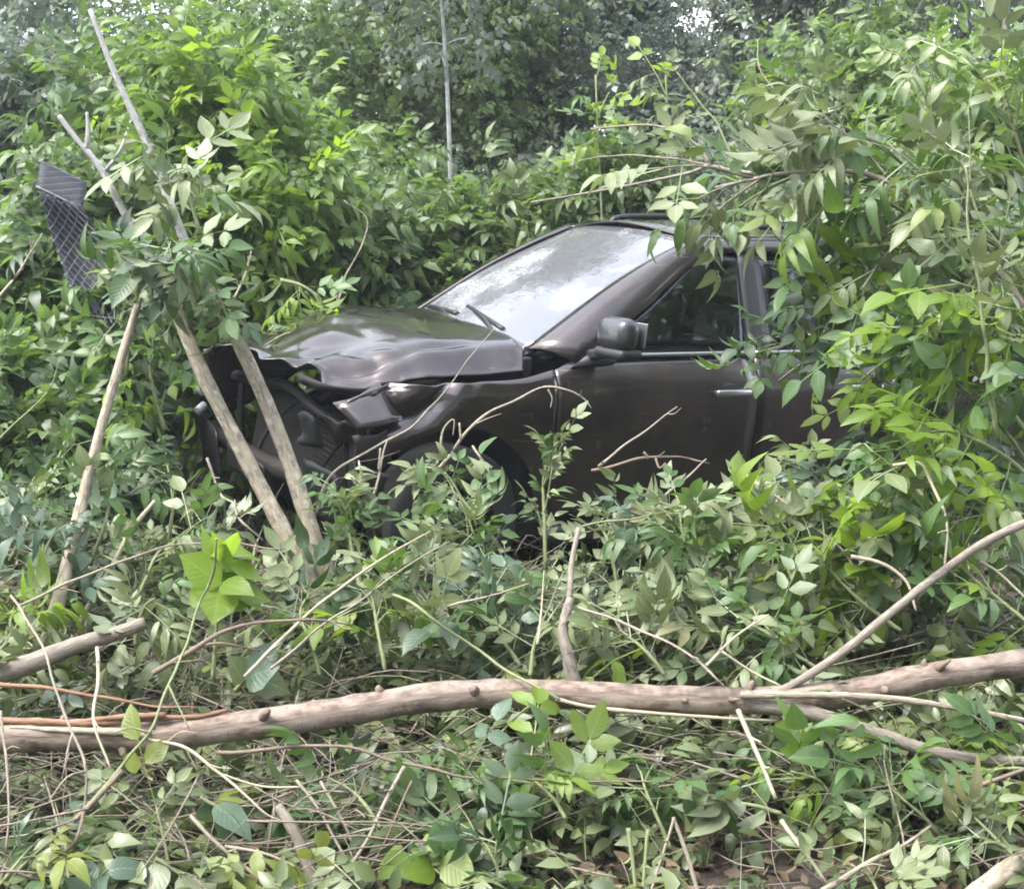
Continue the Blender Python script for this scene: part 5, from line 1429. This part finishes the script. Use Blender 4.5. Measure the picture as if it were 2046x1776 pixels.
SH = [
    ('tall bright yellow green shrub behind the leaning poles', 480, 8.6, 40, 230, 3400, 'shrublime', dict(pal='lime', nparts=60)),
    ('bright shrub leaning over the far side of the bonnet', 590, 8.3, 250, 190, 2600, 'shrublime', dict(pal='lime', nparts=50)),
    ('dark green shrub around the wire mesh strip', 120, 7.8, 300, 210, 3000, 'shrub', dict(pal='dark', nparts=50)),
    ('low shaded shrub at the left frame edge beside the car nose', 60, 6.6, 640, 230, 2600, 'shrub', dict(pal='dark', nparts=60)),
    ('green shrub just ahead of the smashed car nose', 250, 7.2, 560, 150, 2400, 'shrub', dict(pal='mid', nparts=50)),
    ('mid green shrub rising behind the bonnet', 760, 8.8, 420, 220, 3000, 'shrub', dict(pal='mid', nparts=60)),
    ('feathery pale shrub behind the lower windscreen corner', 930, 9.0, 380, 230, 3000, 'shrub', dict(pal='sage', nparts=60)),
    ('pale green shrub behind the top of the windscreen', 1120, 9.0, 290, 230, 3200, 'shrub', dict(pal='sage', nparts=60)),
    ('shrub with drooping sprays behind the roof front', 1300, 9.3, 300, 220, 2800, 'shrub', dict(pal='mid', nparts=50)),
    ('tall bright shrub behind the roof beside the overhang', 1650, 10.5, -20, 230, 3400, 'forestlime', dict(pal='lime', nparts=40)),
    ('tall green shrub filling the right edge behind the overhang', 1960, 9.0, 60, 260, 3600, 'shrublime', dict(pal='mid', nparts=50)),
    ('dense green shrub behind the rear of the car', 1820, 8.6, 420, 240, 3000, 'shrub', dict(pal='mid', nparts=30)),
    ('dark tall shrub in the upper left corner', 40, 9.6, 120, 230, 3000, 'forest', dict(pal='dark', nparts=30)),
    ('slim pale shrub behind the grey slanting trunk', 270, 9.4, 90, 170, 2200, 'shrub', dict(pal='mid', nparts=40)),
    ('bushy green shrub between bonnet and dark trees', 690, 10.4, 300, 230, 2800, 'shrub', dict(pal='mid', nparts=30)),
]
for i, (lab, px, d, top, rad, n, mt, kw) in enumerate(SH):
    shrub(lab, px, d, top, rad, n, mt, seed=i, **kw)
for i, (lab, px, d, top, rad) in enumerate([
        ('slender sapling with a yellow green tuft above the windscreen', 1190, 8.4, 150, 55),
        ('slender sapling with loose leaves right of the tufted one', 1330, 8.6, 150, 60)]):
    g = W(px + 10, 888, d); g.z = gz(g.x, g.y)
    tp = W(px, top, d)
    leafy(lab, [(px + 14, 700, d), (px + 14, 480, d), (px + 6, 300, d), (px, top, d)], 26, (.16, .24), ('lime', 'mid') if i == 0 else ('sage', 'lime'), seed=500 + i, start=.62, shoots=3, shoot_len=.12, droop=.25, r=(3.5, 2), name='sapling', cat='sapling')

# ------------------------------------------------------------------ the wood behind
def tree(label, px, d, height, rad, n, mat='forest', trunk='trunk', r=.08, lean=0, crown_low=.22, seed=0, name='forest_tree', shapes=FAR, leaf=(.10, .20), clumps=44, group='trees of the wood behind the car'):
    rng = random.Random(seed + 900); nr = np.random.default_rng(seed + 900)
    g = W(px, 888, d); g.z = gz(g.x, g.y) - .05
    root = empty(name, g, label, 'tree', group)
    t = Tubes()
    top = g + Vector((lean, rng.uniform(-.2, .2), height))
    c = t.add([g, g.lerp(top, .35) + Vector((rng.uniform(-.15, .15), 0, 0)), g.lerp(top, .7) + Vector((rng.uniform(-.2, .2), 0, 0)), top], r, r * .25, 8, 24, .04, rng)
    pos, dirs = [], []
    per = n // clumps
    for k in range(clumps):
        s = crown_low + (1 - crown_low) * rng.random()
        i = min(int(s * 23), 22)
        a = rng.uniform(0, 6.28)
        prof = math.sin(math.pi * min(1, max(.08, (s - crown_low * .6) / (1.12 - crown_low * .6)))) ** .6
        rr = rad * prof * rng.uniform(.25, 1.0)
        e_ = c[i] + Vector((math.cos(a) * rr, math.sin(a) * rr, rr * rng.uniform(.0, .5)))
        t.add([c[i], c[i].lerp(e_, .5) + Vector((0, 0, .06 * rr)), e_], r * .32 * (1.1 - s), .006, 5, 7, .05, rng)
        cr = rad * rng.uniform(.14, .30)
        q = nr.normal(size=(per, 3)) * np.array([cr, cr, cr * .6])
        pos.append(np.array(e_) + q)
        dirs.append(q / cr + nr.normal(size=(per, 3)) * .5 + [0, 0, -.3])
    t.build('trunk', BM[trunk], root)
    pos = np.concatenate(pos); dirs = np.concatenate(dirs)
    pos[:, 2] = np.maximum(pos[:, 2], g.z + .1)
    ups = nr.normal(size=(len(pos), 3)) * .5 + [0, 0, 1]
    scatter('crown', LM[mat], shapes, pos, dirs, ups, nr.uniform(leaf[0], leaf[1], len(pos)), root, g)
    return root


TR = [
    ('pale young tree behind the middle of the bonnet', 680, 11.8, 2.4, .8, 1500, dict(mat='forestlime', r=.025)),
    ('grey green young tree in front of the white stem', 850, 12.2, 1.8, .9, 1600, dict(mat='shrub', r=.025)),
    ('loose young tree before the dark middle trees', 1000, 12.6, 2.1, .85, 1500, dict(mat='forest', r=.025)),
    ('pale young tree behind the tufted sapling', 1170, 12.0, 2.1, .8, 1500, dict(mat='shrub', r=.025)),
    ('thin pale young tree left of the sky gap', 1290, 12.8, 2.0, .7, 1300, dict(mat='forestlime', r=.025)),
    ('young tree with grey leaves over the roof', 1460, 12.4, 2.3, .85, 1600, dict(mat='forest', r=.025)),
    ('tall slim young tree beside the bright shrub', 600, 12.6, 3.5, .75, 1500, dict(mat='shrub', r=.025)),
    ('pale many stemmed tree right of the white stem', 985, 13.6, 4.3, 1.0, 2400, dict(mat='forestlime', r=.03)),
    ('soft grey tree behind the tufted saplings', 1140, 14.2, 4.6, 1.0, 2400, dict(r=.03)),
    ('pale tree left of the white stem', 800, 13.4, 4.2, .95, 2400, dict(mat='forestlime', r=.03)),
    ('dark bushy tree at the left edge of the wood', -60, 13.5, 6.4, 1.7, 6480, {}),
    ('light green young tree behind the bright shrub', 330, 13.0, 3.2, 1.2, 3600, dict(mat='forestlime')),
    ('dark trunk with thin crown above the bright shrub', 475, 16.0, 6.5, 1.0, 2880, dict(crown_low=.3, r=.13)),
    ('grey green tree with dense low crown above the bonnet', 780, 14.5, 5.4, 1.0, 7560, {}),
    ('full dark tree in the middle of the wood', 890, 17.5, 7.4, 1.7, 8280, {}),
    ('broad dark tree above the windscreen', 1040, 15.5, 6.8, 1.2, 7920, {}),
    ('dark tree behind the two slender saplings', 1180, 18.0, 4.6, 1.0, 7920, {}),
    ('shaded tree with open top below the sky gap', 1420, 16.0, 3.6, 1.0, 6480, {}),
    ('blue grey dark tree over the roof', 1540, 14.0, 6.3, .95, 7200, {}),
    ('lighter tree above the overhanging branch', 1690, 16.5, 4.6, 1.1, 4320, dict(mat='forestlime')),
    ('dense tree at the right edge of the wood', 1900, 15.0, 6.5, 1.8, 7200, {}),
    ('leafy tree beyond the right frame edge', 2120, 13.0, 6.2, 1.7, 4080, dict(mat='forestlime')),
    ('slim pale birch with white stem seen above the shrubs', 905, 11.5, 5.0, .7, 1080, dict(trunk='birch', r=.026, crown_low=.55, lean=-.35)),
    ('tall thin bare stemmed tree near the right edge', 1985, 11.2, 7.0, .8, 600, dict(trunk='grey', r=.032, crown_low=.7)),
    ('grey green tree farther back at the left', 140, 19.0, 5.4, 1.5, 7560, {}),
    ('hazy far tree left of the middle', 600, 24.0, 4.4, 1.7, 7200, {}),
    ('hazy far tree in the middle of the wood', 820, 27.0, 8.6, 2.8, 7560, {}),
    ('hazy far tree right of the middle', 1060, 26.0, 6.6, 1.8, 7560, {}),
    ('low far tree under the bright sky gap', 1330, 28.0, 4.5, 1.6, 6480, {}),
    ('hazy far tree above the car roof', 1620, 26.0, 6.2, 1.9, 7560, {}),
    ('hazy far tree toward the right edge', 1860, 27.0, 6.6, 1.9, 7200, {}),
    ('hazy far tree behind the right edge', 2080, 24.0, 8.4, 2.5, 6480, {}),
    ('hazy far tree behind the light green young tree', 330, 29.0, 4.7, 1.8, 7200, {}),
    ('hazy far tree at the left frame edge', 30, 25.0, 8.6, 2.6, 7200, {}),
]
for i, (lab, px, d, h, rad, n, kw) in enumerate(TR):
    tree(lab, px, d, h, rad, n, seed=i, **kw)

# low undergrowth of the wood and the far wall of leaves
n = 24000
y = NR.uniform(8.6, 34, n); x = NR.uniform(-1, 1, n) * (y * .46 + 1.5)
gzz = -.25
hh = np.interp(y, [8.6, 12, 20, 34], [.7, 1.4, 1.9, 2.5])
blob = np.array([MN.noise(Vector((a * .55, b * .55, 8))) for a, b in zip(x, y)])
z = gzz + hh * (1 + .5 * blob) * NR.random(n) ** .7
pos = np.stack([x, y, z], 1)
pos = pos[clear_of_car(pos)]
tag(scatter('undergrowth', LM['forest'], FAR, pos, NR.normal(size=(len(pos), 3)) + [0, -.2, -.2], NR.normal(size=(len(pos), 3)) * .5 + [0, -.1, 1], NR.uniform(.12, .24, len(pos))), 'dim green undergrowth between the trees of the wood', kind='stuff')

n = 3200                                                     # weeds and grass round the car and under the shrubs
tbv, tbt = [], []
y = NR.uniform(4.6, 9.5, n); x = NR.uniform(-1, 1, n) * (y * .46 + .4)
P = []
for a, b in zip(x, y):
    p0 = np.array([a, b, gz(a, b) - .01])
    an = RNG.uniform(0, 6.28); L = RNG.uniform(.12, .42); w = RNG.uniform(.003, .007)
    d = np.array([math.cos(an), math.sin(an), 0]); s = np.array([-d[1], d[0], 0]) * w
    o = len(tbv)
    tbv += [p0 - s, p0 + s, p0 + d * .25 * L + [0, 0, .6 * L] - s * .7, p0 + d * .25 * L + [0, 0, .6 * L] + s * .7, p0 + d * .7 * L + [0, 0, .85 * L]]
    tbt += [(o, o + 1, o + 3), (o, o + 3, o + 2), (o + 2, o + 3, o + 4)]
tbv = np.array(tbv)
tag(link('grass', big_mesh('grass', tbv, np.array(tbt), LM['mid'], np.repeat(NR.random(n), 5), np.zeros((len(tbv), 2)))), 'grass blades growing round the car', kind='stuff')

# ------------------------------------------------------------------ the wood goes on behind the camera and to the sides: it is what the car's flank mirrors
n = 56000
a = NR.uniform(0, 2 * math.pi, n); rr = NR.uniform(11, 17, n)
x = np.sin(a) * rr * 1.1; y = np.cos(a) * rr
ok = (y < 4) & ((np.abs(x) > 8) | (y < -4))
x, y, a = x[ok], y[ok], a[ok]
h = np.where((x < -7) & (y > -8), 5.5, 13.0) * (1 + .25 * np.array([MN.noise(Vector((math.sin(q) * 5, math.cos(q) * 5, 2))) for q in a]))
pos = np.stack([x, y, h * NR.random(len(x)) ** .8], 1)
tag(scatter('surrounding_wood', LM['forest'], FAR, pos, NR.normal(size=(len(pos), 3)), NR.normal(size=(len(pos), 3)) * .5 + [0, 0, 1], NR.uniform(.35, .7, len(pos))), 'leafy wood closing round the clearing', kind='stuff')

# ------------------------------------------------------------------ damp summer air
hz = bpy.data.materials.new('haze'); hz.use_nodes = True
hn = hz.node_tree; hn.nodes.clear()
vo = hn.nodes.new('ShaderNodeVolumePrincipled'); ho = hn.nodes.new('ShaderNodeOutputMaterial')
vo.inputs['Color'].default_value = (.86, .93, 1.0, 1)
vo.inputs['Density'].default_value = HAZE
vo.inputs['Anisotropy'].default_value = .3
hn.links.new(vo.outputs[0], ho.inputs['Volume'])
bm = bmesh.new()
bmesh.ops.create_cube(bm, size=1)
bmesh.ops.scale(bm, verts=bm.verts, vec=(90, 80, 13))
bmesh.ops.translate(bm, verts=bm.verts, vec=(0, 15, 4.5))
me = bpy.data.meshes.new('haze'); bm.to_mesh(me); bm.free(); me.materials.append(hz)
tag(link('haze', me), 'pale damp air between the trees', kind='stuff')
